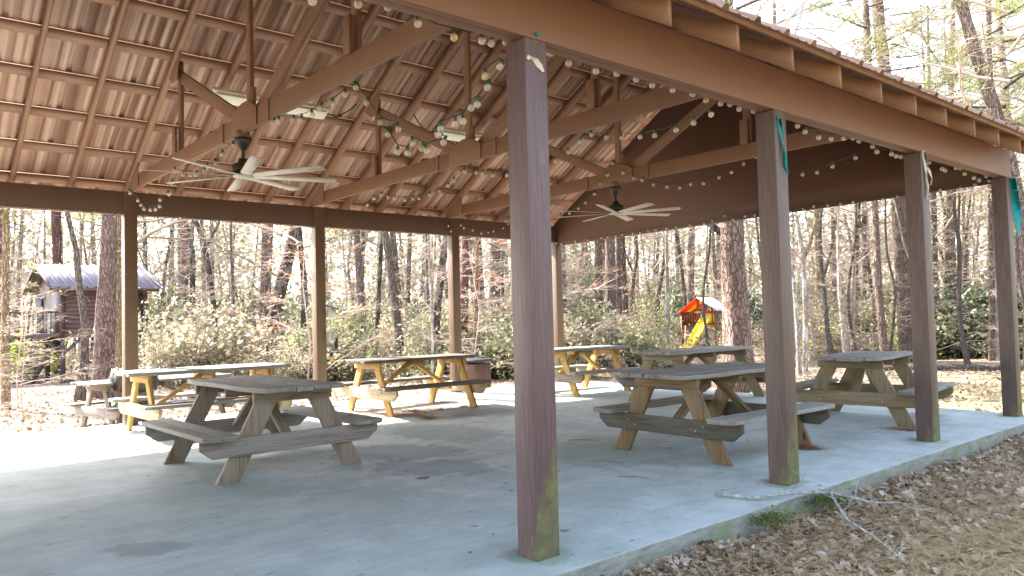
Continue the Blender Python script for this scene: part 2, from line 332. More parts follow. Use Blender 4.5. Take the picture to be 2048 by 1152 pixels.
M['litter']=leafmat('fallen_oak_leaves',[(.10,.065,.04),(.24,.175,.11),(.40,.31,.215),(.30,.21,.13),(.58,.50,.40),(.17,.12,.075),(.34,.27,.20)],.15,.7,.2)
M['straw']=leafmat('fallen_pine_needles',[(.30,.18,.08),(.42,.28,.13),(.54,.39,.21),(.34,.23,.11)],.1,.7,.2)
M['straw_red']=leafmat('reddish_pine_straw',[(.22,.085,.04),(.33,.14,.07),(.42,.2,.10)],.1,.7,.2)
STR={'near_beam_a':[[-0.19,-1.128,2.743],[-0.19,-0.893,2.788],[-0.19,-0.727,2.815],[-0.19,-0.552,2.773],[-0.19,-0.327,2.751],[-0.19,-0.139,2.773],[-0.19,-0.073,2.774],[-0.19,0.031,2.807],[-0.19,0.367,2.812],[-0.19,0.518,2.783],[-0.19,0.755,2.78],[-0.19,0.944,2.801],[-0.19,1.132,2.8],[-0.19,1.293,2.79],[-0.19,1.51,2.795],[-0.19,1.734,2.806],[-0.19,1.891,2.789],[-0.19,2.068,2.793],[-0.19,2.188,2.809],[-0.19,2.304,2.79],[-0.19,2.499,2.806]],'near_beam_b':[[-0.19,3.143,2.784],[-0.19,3.259,2.751],[-0.19,3.48,2.734],[-0.19,3.696,2.751],[-0.19,3.923,2.785],[-0.19,4.103,2.814],[-0.19,4.217,2.802],[-0.19,4.483,2.785],[-0.19,4.571,2.745],[-0.19,4.881,2.763],[-0.19,4.979,2.755],[-0.19,5.092,2.759]],'near_beam_c':[[-0.19,5.765,2.781],[-0.19,6.099,2.749],[-0.19,6.179,2.742],[-0.19,6.491,2.803],[-0.19,6.621,2.811],[-0.19,6.732,2.761],[-0.19,7.015,2.745],[-0.19,7.169,2.731],[-0.19,7.418,2.803],[-0.19,7.494,2.757],[-0.19,7.682,2.787]],'tangle':[[-0.188,-0.018,2.656],[-0.299,-0.033,2.629],[-0.351,0.022,2.587],[-0.45,0.024,2.512],[-0.533,0.041,2.513],[-0.625,0.05,2.454],[-0.716,0.057,2.459],[-0.834,0.033,2.452],[-0.906,0.064,2.43],[-0.945,0.133,2.399],[-1.076,0.095,2.364],[-1.158,0.111,2.397],[-1.256,0.107,2.448],[-1.342,0.122,2.399],[-1.448,0.11,2.426],[-1.55,0.096,2.566],[-1.563,0.191,2.617],[-1.709,0.13,2.688],[-1.829,0.093,2.85],[-1.938,0.07,2.987]],'chord_one':[[-2.037,0.034,2.952],[-2.211,0.03,2.921],[-2.395,0.012,2.929],[-2.553,0.026,2.911],[-2.738,0.008,2.908],[-2.897,0.018,2.94],[-3.089,-0.01,2.964],[-3.247,0.002,2.994]],'corner_loop':[[-3.965,-0.063,2.918],[-4.236,-0.071,2.887],[-4.48,-0.046,2.851],[-4.734,-0.035,2.845],[-4.957,0.012,2.851],[-5.222,0.009,2.857],[-5.464,0.032,2.897],[-5.722,0.035,2.939],[-5.985,0.031,3.025],[-6.224,0.065,2.929],[-6.458,0.106,2.831],[-6.641,0.058,2.787],[-6.76,0.086,2.726],[-6.905,0.081,2.707],[-7.058,0.065,2.719],[-7.222,0.035,2.75],[-7.357,0.036,2.817],[-7.493,0.036,2.892],[-7.669,-0.013,3.009]],'mid_left':[[-6.61,2.848,2.939],[-6.393,2.828,3.001],[-6.176,2.812,3.019],[-5.965,2.793,2.954],[-5.755,2.772,2.903],[-5.521,2.779,2.859],[-5.306,2.762,2.842],[-5.11,2.724,2.819],[-4.873,2.73,2.831],[-4.648,2.723,2.842],[-4.436,2.699,2.882],[-4.25,2.645,2.909],[-4.023,2.638,2.977]],'mid_centre':[[-3.824,2.642,2.929],[-3.626,2.578,2.884],[-3.402,2.545,2.823],[-3.157,2.536,2.784],[-2.855,2.592,2.773],[-2.54,2.657,2.841],[-2.314,2.62,2.887],[-2.099,2.571,2.943],[-1.895,2.51,2.962]],'mid_right':[[-1.705,2.505,2.9],[-1.454,2.43,2.836],[-1.195,2.364,2.785],[-0.962,2.267,2.739],[-0.698,2.205,2.722],[-0.461,2.11,2.714],[-0.232,2.006,2.712]],'far_left':[[-5.905,5.986,2.903],[-5.565,5.854,2.902],[-5.23,5.717,2.929],[-4.919,5.551,2.96],[-4.592,5.401,3.036],[-4.3,5.208,3.126],[-3.996,5.033,3.179],[-3.716,4.827,3.265]],'far_right':[[-3.699,5.008,3.156],[-3.553,5.044,3.064],[-3.423,5.059,3.019],[-3.272,5.101,2.942],[-3.104,5.16,2.897],[-2.945,5.208,2.865],[-2.798,5.238,2.891],[-2.638,5.286,2.884],[-2.457,5.354,2.937],[-2.303,5.391,2.978],[-2.153,5.422,3.06],[-2.002,5.455,3.122],[-1.5,5.598,2.847],[-1.208,5.377,2.8],[-0.917,5.153,2.793],[-0.585,4.976,2.805]],'gable':[[-7.932,7.831,2.731],[-7.8,7.825,2.699],[-7.396,7.808,2.72],[-7.05,7.793,2.715],[-6.677,7.777,2.717],[-6.522,7.77,2.72],[-6.319,7.762,2.718],[-6.158,7.755,2.72],[-5.903,7.744,2.72],[-5.726,7.736,2.711],[-5.54,7.728,2.727],[-5.37,7.721,2.726],[-5.127,7.71,2.725],[-4.922,7.702,2.72],[-4.63,7.689,2.721],[-4.348,7.677,2.714],[-4.18,7.67,2.743],[-3.949,7.66,2.795],[-3.794,7.653,2.722],[-3.575,7.644,2.742],[-3.407,7.636,2.737],[-3.099,7.623,2.73],[-2.811,7.611,2.716],[-2.604,7.602,2.726],[-2.441,7.595,2.748],[-2.23,7.586,2.734],[-2.04,7.578,2.73],[-1.862,7.57,2.734],[-1.697,7.563,2.711],[-1.461,7.553,2.712],[-1.266,7.544,2.718],[-0.743,7.522,2.732],[-0.513,7.512,2.716],[-0.345,7.505,2.733]],'left_a':[[-7.9,-1.331,2.745],[-7.9,-1.12,2.749],[-7.9,-0.871,2.748],[-7.9,-0.708,2.748],[-7.9,-0.541,2.747],[-7.9,-0.37,2.746],[-7.9,-0.136,2.723]],'left_b':[[-7.9,0.197,2.726],[-7.9,0.386,2.725],[-7.9,0.578,2.745],[-7.9,0.677,2.758],[-7.9,0.876,2.743],[-7.9,1.116,2.738],[-7.9,1.362,2.732],[-7.9,1.579,2.731],[-7.9,1.802,2.73],[-7.9,2.108,2.748],[-7.9,2.289,2.721],[-7.9,2.49,2.741],[-7.9,2.638,2.726]],'left_c':[[-7.9,2.906,2.757],[-7.9,3.025,2.686],[-7.9,3.269,2.643],[-7.9,3.448,2.668],[-7.9,3.649,2.711],[-7.9,3.863,2.731],[-7.9,4.101,2.719],[-7.9,4.344,2.673],[-7.9,4.595,2.702],[-7.9,4.884,2.743],[-7.9,5.094,2.719]],'left_d':[[-7.88,5.18,2.914],[-7.88,5.232,2.821],[-7.88,5.453,2.939],[-7.88,5.518,2.899],[-7.88,5.707,2.865],[-7.88,5.911,2.822],[-7.88,6.062,2.848],[-7.88,6.192,2.873],[-7.88,6.42,2.942],[-7.88,6.544,3.033]]}
HT={'a1':[[-15.79,-0.32,-0.41,0.087],[-15.72,-0.35,1.5,0.077],[-15.61,-0.35,3.64,0.061]],
'a2':[[-17.22,1.26,-0.44,0.116],[-17.09,1.36,0.39,0.104],[-17.03,1.38,1.37,0.087],[-17.07,1.26,2.3,0.075],[-17.08,1.2,3.11,0.064],[-17.17,1.05,3.93,0.052]],
'a3':[[-17.82,1.91,-0.45,0.268],[-17.77,1.94,0.27,0.231],[-17.66,1.97,1.73,0.225],[-17.57,2.0,2.94,0.195],[-17.51,2.01,4.03,0.164],[-17.43,2.02,5.25,0.134]],
'a4':[[-20.0,2.8,-0.48,0.163],[-19.9,2.79,1.5,0.15],[-19.84,2.76,3.13,0.143],[-19.82,2.71,4.36,0.129]],
'a5':[[-38.34,4.47,-0.78,0.105],[-38.1,4.47,3.6,0.105],[-37.91,4.61,5.0,0.105],[-37.87,4.56,6.63,0.093]],
'a6':[[-31.05,8.36,-0.68,0.118],[-30.92,8.32,2.41,0.118],[-30.84,8.29,4.55,0.118],[-30.97,8.05,5.83,0.086]],
'a7':[[-25.25,7.42,-0.59,0.109],[-25.27,7.3,1.31,0.1],[-25.34,7.09,3.31,0.1],[-25.47,6.86,4.58,0.091],[-25.6,6.67,5.28,0.073]],
'a8':[[-22.88,7.11,-0.55,0.051],[-22.83,7.03,2.13,0.042],[-22.8,6.95,3.82,0.042],[-22.75,6.94,5.0,0.034]],
'a9':[[-26.24,9.36,-0.61,0.185],[-26.04,9.43,2.24,0.175],[-25.84,9.48,5.15,0.155]],
'a10':[[-24.66,8.8,-0.59,0.267],[-24.37,9.04,1.26,0.239],[-24.05,9.31,2.91,0.23],[-23.63,9.68,4.92,0.221],[-23.41,9.86,6.2,0.184]],
'a11':[[-19.31,7.81,-0.5,0.108],[-19.21,7.82,1.24,0.1],[-19.13,7.82,2.62,0.1],[-19.15,7.74,3.54,0.085],[-19.15,7.69,4.46,0.061]],
'a12':[[-20.98,10.88,-0.55,0.14],[-20.93,10.8,2.06,0.131],[-20.92,10.67,4.16,0.122],[-20.9,10.64,5.21,0.105]],
'a13':[[-22.48,12.22,-0.58,0.085],[-22.28,12.3,2.1,0.085],[-22.13,12.35,3.97,0.075],[-22.02,12.4,5.29,0.056]],
'a14':[[-16.49,9.64,-0.48,0.17],[-16.5,9.57,0.43,0.14],[-16.54,9.45,1.76,0.125],[-16.59,9.3,3.09,0.111],[-16.66,9.14,4.42,0.096]],
'a15':[[-14.77,9.56,-0.45,0.118],[-14.66,9.59,1.15,0.111],[-14.53,9.67,2.39,0.111],[-14.36,9.8,3.64,0.09]],
'a16':[[-14.11,9.04,-0.44,0.04],[-14.03,9.05,1.02,0.04],[-14.02,8.98,2.36,0.04],[-13.99,8.94,3.56,0.033]],
'a17':[[-14.7,10.52,-0.46,0.128],[-14.59,10.53,1.84,0.128],[-14.46,10.56,3.69,0.114]],
'a18':[[-13.97,10.43,-0.45,0.062],[-13.92,10.4,0.98,0.062],[-13.84,10.41,2.37,0.055],[-13.77,10.41,3.61,0.048]],
'a19':[[-16.22,13.38,-0.51,0.089],[-16.18,13.32,1.24,0.073],[-16.16,13.26,2.53,0.065],[-16.06,13.3,3.83,0.057]],
'b1':[[-14.24,14.13,-0.49,0.109],[-14.17,14.09,1.81,0.101],[-14.12,14.03,3.68,0.093]],
'b2':[[-17.68,19.36,-0.59,0.165],[-17.59,19.33,1.92,0.155],[-17.48,19.3,4.44,0.146]],
'b3':[[-13.98,15.99,-0.51,0.194],[-13.9,15.95,1.8,0.178],[-13.83,15.9,3.9,0.162]],
'b4':[[-15.16,17.7,-0.54,0.105],[-15.07,17.66,1.83,0.096],[-14.99,17.62,4.11,0.087]],
'b5':[[-15.67,18.65,-0.56,0.127],[-15.6,18.58,1.85,0.109],[-15.56,18.48,4.21,0.1]],
'b6':[[-17.19,23.03,-0.63,0.083],[-17.12,22.96,1.89,0.083],[-17.02,22.91,4.58,0.073]],
'b7':[[-20.36,28.56,-0.73,0.098],[-20.34,28.43,1.99,0.098],[-20.42,28.19,4.45,0.098],[-20.45,28.07,5.68,0.086]],
'b8':[[-5.88,10.82,-0.37,0.331],[-5.86,10.8,0.53,0.301],[-5.85,10.77,1.33,0.261],[-5.85,10.72,2.14,0.246],[-5.83,10.69,3.04,0.231],[-5.8,10.64,4.25,0.211]],
'c1':[[-8.49,18.08,-0.49,0.072],[-8.39,18.1,1.03,0.072],[-8.36,18.01,3.04,0.065],[-8.43,17.87,4.05,0.05]],
'c2':[[-13.41,28.32,-0.67,0.158],[-13.34,28.26,1.74,0.127],[-13.27,28.19,4.27,0.116],[-13.21,28.15,5.96,0.095]],
'c3':[[-13.86,30.68,-0.7,0.134],[-13.82,30.58,1.75,0.112],[-13.73,30.51,4.43,0.1],[-13.68,30.46,6.21,0.078]],
'c4':[[-6.89,17.37,-0.46,0.06],[-6.89,17.3,0.62,0.053],[-6.91,17.21,1.82,0.046],[-6.88,17.17,2.88,0.033]],
'c5':[[-11.2,26.96,-0.63,0.097],[-11.13,26.9,1.67,0.097],[-10.99,26.95,3.61,0.087],[-10.9,26.97,4.97,0.078]],
'c6':[[-13.03,32.27,-0.72,0.158],[-12.97,32.18,1.72,0.147],[-12.97,32.05,3.98,0.135],[-12.93,31.96,6.23,0.113]],
'c7':[[-7.06,20.12,-0.51,0.123],[-7.09,19.98,1.26,0.109],[-7.07,19.89,3.0,0.094],[-7.04,19.84,4.46,0.08]],
'c8':[[-8.28,24.55,-0.58,0.263],[-8.29,24.41,1.58,0.229],[-8.24,24.26,4.98,0.229],[-8.3,24.0,8.04,0.212],[-8.37,23.75,10.76,0.187],[-8.38,23.63,12.46,0.17]],
'c9':[[-9.13,29.37,-0.66,0.136],[-9.08,29.26,2.37,0.126],[-8.99,29.18,5.48,0.117]],
'c10':[[-8.57,29.71,-0.66,0.212],[-8.59,29.55,1.58,0.164],[-8.46,29.46,5.43,0.135],[-8.26,29.46,9.28,0.106],[-8.1,29.47,12.17,0.087]],
'c11':[[-9.19,32.39,-0.7,0.083],[-9.07,32.35,2.41,0.073],[-8.9,32.4,4.9,0.062],[-8.79,32.47,5.72,0.041]],
'c12':[[-6.19,26.49,-0.6,0.067],[-6.11,26.45,1.5,0.05],[-6.07,26.4,3.17,0.042]],
'c13':[[-3.82,21.71,-0.51,0.218],[-3.79,21.61,1.98,0.197],[-3.89,21.36,4.16,0.184],[-4.14,20.93,6.35,0.17],[-4.43,20.48,8.13,0.15],[-4.62,20.18,9.49,0.136]],
'c14':[[-6.32,26.49,-0.6,0.118],[-6.14,26.43,4.03,0.109],[-6.01,26.38,7.39,0.101],[-5.89,26.32,10.59,0.084],[-5.86,26.27,11.94,0.076]],
'c15':[[-12.37,30.2,-0.69,0.096],[-12.1,30.12,5.97,0.096],[-11.81,30.12,11.74,0.086],[-11.69,30.08,14.51,0.075]],
'c16':[[-13.22,24.58,-0.61,0.087],[-12.88,24.49,7.57,0.087],[-12.68,24.45,12.23,0.078],[-12.61,24.42,13.98,0.068]]}
# ---------------- the setting ----------------
def gz(x,y):
    r=math.hypot(x-3.03,y+2.72); return -.2-.016*max(0,r-9)
def ground():
    xs=np.concatenate([np.linspace(-420,-70,12),np.linspace(-66,30,145),np.linspace(36,420,12)]); ys=np.concatenate([np.linspace(-420,-40,12),np.linspace(-36,80,150),np.linspace(90,420,12)])
    X,Y=np.meshgrid(xs,ys); r=np.hypot(X-3.03,Y+2.72); Z=-.2-.016*np.maximum(0,np.minimum(r,110)-9)
    Z+=.035*np.sin(X*1.3+np.sin(Y*.7)*2)*np.sin(Y*1.1)*(r>12)+.02*np.sin(X*3.1)*np.sin(Y*2.7+X)*(r>10)
    # leaf litter banked against the slab on the near side
    d=np.clip(X-.23,0,5); bank=(X>.1)*(X<6)*(Y>-8)*(Y<9); Z=Z+(.2-.15)*np.clip((x_:=X)+1.2,0,1)*np.clip((7-X)/3,0,1)*np.clip((13-Y)/4,0,1)*np.clip((Y+10)/3,0,1)
    V=np.stack([X,Y,Z],-1).reshape(-1,3); n=len(xs); m_=len(ys); i=np.arange((m_-1)*(n-1)); a=(i//(n-1))*n+i%(n-1)
    idx=np.stack([a,a+1,a+n+1,a+n],-1).astype(np.int32).ravel(); me=D.meshes.new('ground'); mesh_raw(me,V,np.full(len(i),4,dtype=np.int32),idx)
    me.polygons.foreach_set('use_smooth',np.ones(len(i),dtype=bool)); me.materials.append(M['ground']); o=link(D.objects.new('ground',me)); o['kind']='structure'
ground()
# slab: right edge x=.23, left edge x=-8.25, skewed back edge
sb=MB(); nX=60
edge=[(-8.25,-8),(.2,-8)]
k=0; rr=R_(3)
ys=[-8+.14*i for i in range(1,113)]
right=[(.205+rr.uniform(-.006,.006),y) for y in ys if y<7.72]
poly=[(-8.25,-8),(.205,-8)]+right+[(.2,7.74),(-8.25,8.45)]
sb.prism(poly,-.6,0,'z'); slab=sb.build('concrete_slab',M['concrete'],bevel=.012); slab['kind']='structure'
slab['label']='bluish grey concrete floor slab under the pavilion'

# ---------------- pavilion ----------------
random.seed(5)
W=8.117; S=.16; H=2.775; TP=.577; RX=-W/2
pav=thing('pavilion',(0,0,0),'brown timber picnic pavilion with open trusses and ribbed metal gable roof on square posts','pavilion')
def post(x,y,mat,lab=None,h=H):
    m_=MB(); m_.box((0,0,0),(S,S,h),long=2); o=m_.build('post',mat,pav,bevel=.006); o.location=(x,y,0)
    if lab:o['label']=lab
    return o
post(-S,0,M['mossy_p'],'nearest brown post with yellow green algae on its foot')
for y in (2.469,5.074,7.463): post(-S,y,M['mossy'])
for y in (-2.6,-5.2,-7.6): post(-S,y,M['mossy'])
for y in (-.008,2.705,5.308,7.83): post(-W,y,M['post'],h=H+(.30 if y<7 else 0))
for y in (-2.7,-5.2,-7.6): post(-W,y,M['post'],h=H+.3)
# main beams: two plies each
b=MB(); b.box((-.045,-7.8,H),(0.002,7.625,H+.322)); b.box((-.125,-7.8,H+.002),(-.05,7.62,H+.35)); b.build('beam',M['beam'],pav,bevel=.004)
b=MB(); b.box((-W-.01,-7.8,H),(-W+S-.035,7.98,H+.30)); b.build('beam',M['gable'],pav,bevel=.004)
b=MB(); b.box((-.19,-7.8,H+.315),(-.165,7.6,H+.50)); b.build('slit_blocking_board',M['rafter'],pav)  # added board, blocks light through the slit between beam and rafters
def ry(x): return 7.555-.043*x       # plane of the far gable
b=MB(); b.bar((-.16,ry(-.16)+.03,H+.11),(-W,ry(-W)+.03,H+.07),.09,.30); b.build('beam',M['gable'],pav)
# gable wall: thick boarded triangle above the end beam
Lp=math.hypot(W-.1,(W-.1)*.043); dx=Vector((-1,.043,0)).normalized()
G=Matrix((dx,Vector((0,0,1)).cross(dx)*-1,Vector((0,0,1)))).transposed().to_4x4(); G.translation=Vector((-.08,ry(0)+.0,0))
g=MB(); gw=W-.16
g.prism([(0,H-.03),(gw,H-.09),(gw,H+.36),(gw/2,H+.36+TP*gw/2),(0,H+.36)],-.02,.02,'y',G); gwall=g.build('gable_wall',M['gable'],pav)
def zb(x):   # underside of the rafters
    d=(-x) if x>RX else (x+W)
    return 3.105+TP*d
trY=[-7.8,-5.15,-2.55,.075,2.675,5.275]
raY=[y for t_ in (-8.4,)+tuple(trY) for y in (t_+.65,t_+1.3,t_+1.95)]+trY+[5.275+1.95+.0]
raY=sorted(set(round(y,2) for y in raY if y<7.4))
EAV=.45
nrm=Vector((math.sin(math.atan(TP)),0,math.cos(math.atan(TP))))
for y in raY:
    for sgn in (1,-1):
        m_=MB(); x0,x1=(EAV-.05,RX+.02) if sgn>0 else (-W-EAV+.05,RX-.02)
        z0,z1=zb(x0),zb(x1); jy=random.uniform(-.012,.012)
        m_.prism([(x0,z0),(x1,z1),(x1,z1+.165),(x0,z0+.165)] if sgn<0 else [(x0,z0),(x0,z0+.165),(x1,z1+.165),(x1,z1)],y+jy,y+jy+.038,'y'); m_.build('rafter',M['rafter'],pav)
Y0,Y1=-8.2,8.15
for sgn in (1,-1):
    ux=-sgn; dr=Vector((ux,0,TP)).normalized(); nn=Vector((sgn*TP,0,1)).normalized()
    base=Vector((EAV-.05,0,zb(EAV-.05)+.152)) if sgn>0 else Vector((-W-EAV+.05,0,zb(-W-EAV+.05)+.152))
    Ls=math.hypot(1,TP)*(W/2+EAV-.05)
    kk=[.045]+[.60*i+.3 for i in range(0,9)]
    for s_ in kk:
        if s_>Ls-.05: continue
        M_=Matrix((dr,Vector((0,1,0)),nn)).transposed().to_4x4()
        if M_.to_3x3().determinant()<0: M_=Matrix((dr,Vector((0,-1,0)),nn)).transposed().to_4x4()
        M_.translation=base+dr*s_+nn*.003
        m_=MB(); 
        yy=(Y0,Y1) if M_.col[1][1]>0 else (-Y1,-Y0)
        m_.box((-.062,yy[0],.014),(.062,yy[1],.05),M_,long=1); m_.build('purlin',M['rafter'],pav)
    # ribbed sheet
    prof=[]; y=Y0-.02
    while y<Y1+.02:
        for dy,h in ((0,0),(.075,0),(.079,.006),(.105,.006),(.109,0),(.175,0),(.179,.006),(.205,.006),(.209,0),(.255,0),(.272,.034),(.308,.034),(.325,0)): prof.append((y+dy,h))
        y+=.335
    V=[];F=[]
    for s_ in (-.09,Ls+.01):
        for yy,h in prof:
            for th in (0,.004): V.append(tuple(base+dr*s_+nn*(.055+h+th)+Vector((0,yy,0))))
    n=len(prof)*2
    for i in range(len(prof)-1):
        a=2*i
        F+= [(a,a+2,n+a+2,n+a),(a+1,n+a+1,n+a+3,a+3),(a,a+1,a+3,a+2),(n+a,n+a+2,n+a+3,n+a+1)]
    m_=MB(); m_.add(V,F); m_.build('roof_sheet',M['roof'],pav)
rc=MB()
for s_ in (1,-1):
    pA=Vector((RX+s_*.22,0,zb(RX+s_*.22)+.30)); pB=Vector((RX,0,zb(RX)+.33)); rc.bar((pA.x,Y0,pA.z-.02),(pA.x,Y1,pA.z-.02),.01,.01)
    rc.add([(RX,Y0,pB.z),(RX,Y1,pB.z),(pA.x,Y1,pA.z-.03),(pA.x,Y0,pA.z-.03)],[(0,1,2,3)])
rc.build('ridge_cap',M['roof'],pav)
def truss(y):
    r=link(D.objects.new('truss',None)); r.location=(RX,y,3.085); r.parent=pav
    def P(name,fn,mat=M['truss']):
        m_=MB(); fn(m_); return m_.build(name,mat,r,bevel=.003)
    hw=W/2-.02; zz=lambda dx:(zb(RX+dx)-3.085)
    P('bottom_chord',lambda m:(m.prism([(-hw,0),(hw,0),(hw-.05,.12),(hw-.2,.18),(-hw+.2,.18),(-hw+.05,.12)],0,.038,'y')))
    P('king_post',lambda m:(m.box((-.045,.04,.10),(.045,.078,zz(0)+.10),long=2),m.box((.055,.04,.0),(.095,.078,.42),long=2)))
    for s_ in (1,-1):
        q=2.03*s_
        P('web_post',lambda m:(m.box((q-.045,.04,.16),(q+.045,.078,zz(q)+.04),long=2),m.box((q-.05,-.03,.17),(q+.05,-.001,.46),long=2)))
        P('web_brace',lambda m:m.bar((q,.06,zz(q)-.13),(.10*s_,.06,.12),.036,.13))
        P('splice',lambda m:m.box((.55*s_-.02,-.012,-.004),(.55*s_+.02,.05,.19),long=2))
        P('gusset',lambda m:m.prism([(q-.22,zz(q-.22)+.04),(q+.22,zz(q+.22)+.04),(q+.08,zz(q)-.20),(q-.08,zz(q)-.20)],-.014,-.002,'y'))
        P('heel_gusset',lambda m:m.prism(([(hw-.5,.02),(hw-.06,.02),(hw-.12,zz(hw-.12)+.02),(hw-.5,zz(hw-.5)+.0)]) if s_>0 else [(-hw+.06,.02),(-hw+.5,.02),(-hw+.5,zz(hw-.5)),(-hw+.12,zz(hw-.12)+.02)],-.014,-.002,'y'))
    P('gusset',lambda m:m.prism([(-.30,.01),(.30,.01),(.30,.18),(.16,.25),(.05,.28),(-.05,.28),(-.16,.25),(-.30,.18)],-.014,-.002,'y'))
    P('gusset',lambda m:m.prism([(-.32,zz(.32)+.0),(0,zz(0)-.3),(.32,zz(.32)),(.28,zz(.28)+.1),(0,zz(0)+.1),(-.28,zz(.28)+.1)],-.014,-.002,'y'))
for y in trY: truss(y)

# ---------------- ceiling fans ----------------
def fan(x,y,label,rot):
    f=thing('ceiling_fan',(x,y,2.69),label,'ceiling fan','ceiling fans under the trusses',0)
    m_=MB(); m_.box((-.05,-.05,.36),(.05,.05,.43)); m_.build('mount_block',M['truss'],f)
    m_=MB(); m_.lathe([(.02,.24),(.05,.27),(.078,.33),(.08,.36)],20); m_.build('canopy',M['fan_dark'],f,True)
    m_=MB(); m_.lathe([(.014,.12),(.014,.26)],12); m_.build('downrod',M['fan_dark'],f,True)
    m_=MB(); m_.lathe([(.06,.01),(.10,.02),(.105,.10),(.075,.115),(.045,.12),(.045,.16),(.03,.165)],24); m_.build('motor',M['fan_dark'],f,False)
    m_=MB(); m_.lathe([(.03,-.022),(.085,-.015),(.10,0),(.095,.012)],24); m_.build('hub_cap',M['fan_blade'],f,True)
    for k in range(8):
        a=rot+k*TAU/8; Mt=Matrix.Rotation(a,4,'Z')@Matrix.Rotation(math.radians(-10),4,'X')
        b_=MB(); b_.prism([(.10,-.045),(.86,-.058),(.89,-.02),(.87,.052),(.10,.05)],-.002,.006,'z',Mt); bl=b_.build('blade',M['fan_blade'],f)
        c=MB(); c.box((.06,-.028,.006),(.24,.028,.012),Mt); c.box((.20,-.04,.006),(.25,.04,.014),Mt); c.build('blade_iron',M['fan_dark'],bl)
fan(-4.167,.10,'dark hub ceiling fan with eight pale blades under the nearer truss',math.radians(-14))
fan(-4.094,5.29,'dark hub ceiling fan with pale blades under the far truss before the gable wall',math.radians(-17))
def fixture(y0,y1,label):
    x=-6.17; z=4.05; f=thing('tube_light',(x,(y0+y1)/2,z),label,'light fixture','tube light fixtures under the rafters'); L=(y1-y0)/2
    Mt=Matrix.Rotation(-math.atan(TP),4,'Y')
    m_=MB(); m_.prism([(-.10,-L),(.10,-L),(.10,L),(-.10,L)],-.05,.0,'z',Mt); m_.build('housing',M['fixture'],f,bevel=.012)
    m_=MB(); m_.prism([(-.075,-L+.03),(.075,-L+.03),(.075,L-.03),(-.075,L-.03)],-.085,-.05,'z',Mt); m_.build('diffuser',M['fixture'],f,bevel=.015)
    for s_ in (-1,1):
        m_=MB(); pts=[(0,s_*L,-.02),(0,s_*(L+.15),-.05),(.03,s_*(L+.32),.06),(.06,s_*(L+.42),.16)]; m_.tube(pts,.009,6); m_.build('supply_wire',M['wire'],f,True)
fixture(.5,2.0,'long cream tube light above the near ceiling fan'); fixture(3.75,5.2,'cream tube light near the hanging tangle of bulbs')
# electrical boxes on the second left post
e=thing('electrical_box',(-7.9,2.87,1.44),'small grey electrical box on the side of the left post, above the other','electrical box','grey electrical boxes on the post')
m_=MB(); m_.box((-.055,0,-.075),(.075,.10,.075)); m_.build('housing',plain('grey_box',(.42,.42,.38)),e,bevel=.006)
m_=MB(); m_.box((.076,.01,-.065),(.084,.09,.065)); m_.build('cover',plain('grey_cover',(.5,.5,.46)),e)
e=thing('electrical_box',(-7.9,2.87,1.06),'lower grey electrical box with black plug hanging on the left post','electrical box','grey electrical boxes on the post')
m_=MB(); m_.box((-.055,0,-.075),(.07,.08,.075)); m_.build('housing',D.materials['grey_box'],e,bevel=.006)
m_=MB(); m_.box((.02,.081,-.20),(.06,.13,-.02)); m_.build('plug',M['black'],e,bevel=.01)
m_=MB(); m_.tube([(0,.05,.075),(0,.05,.30)],.012,8); m_.build('conduit',M['fixture'],e)

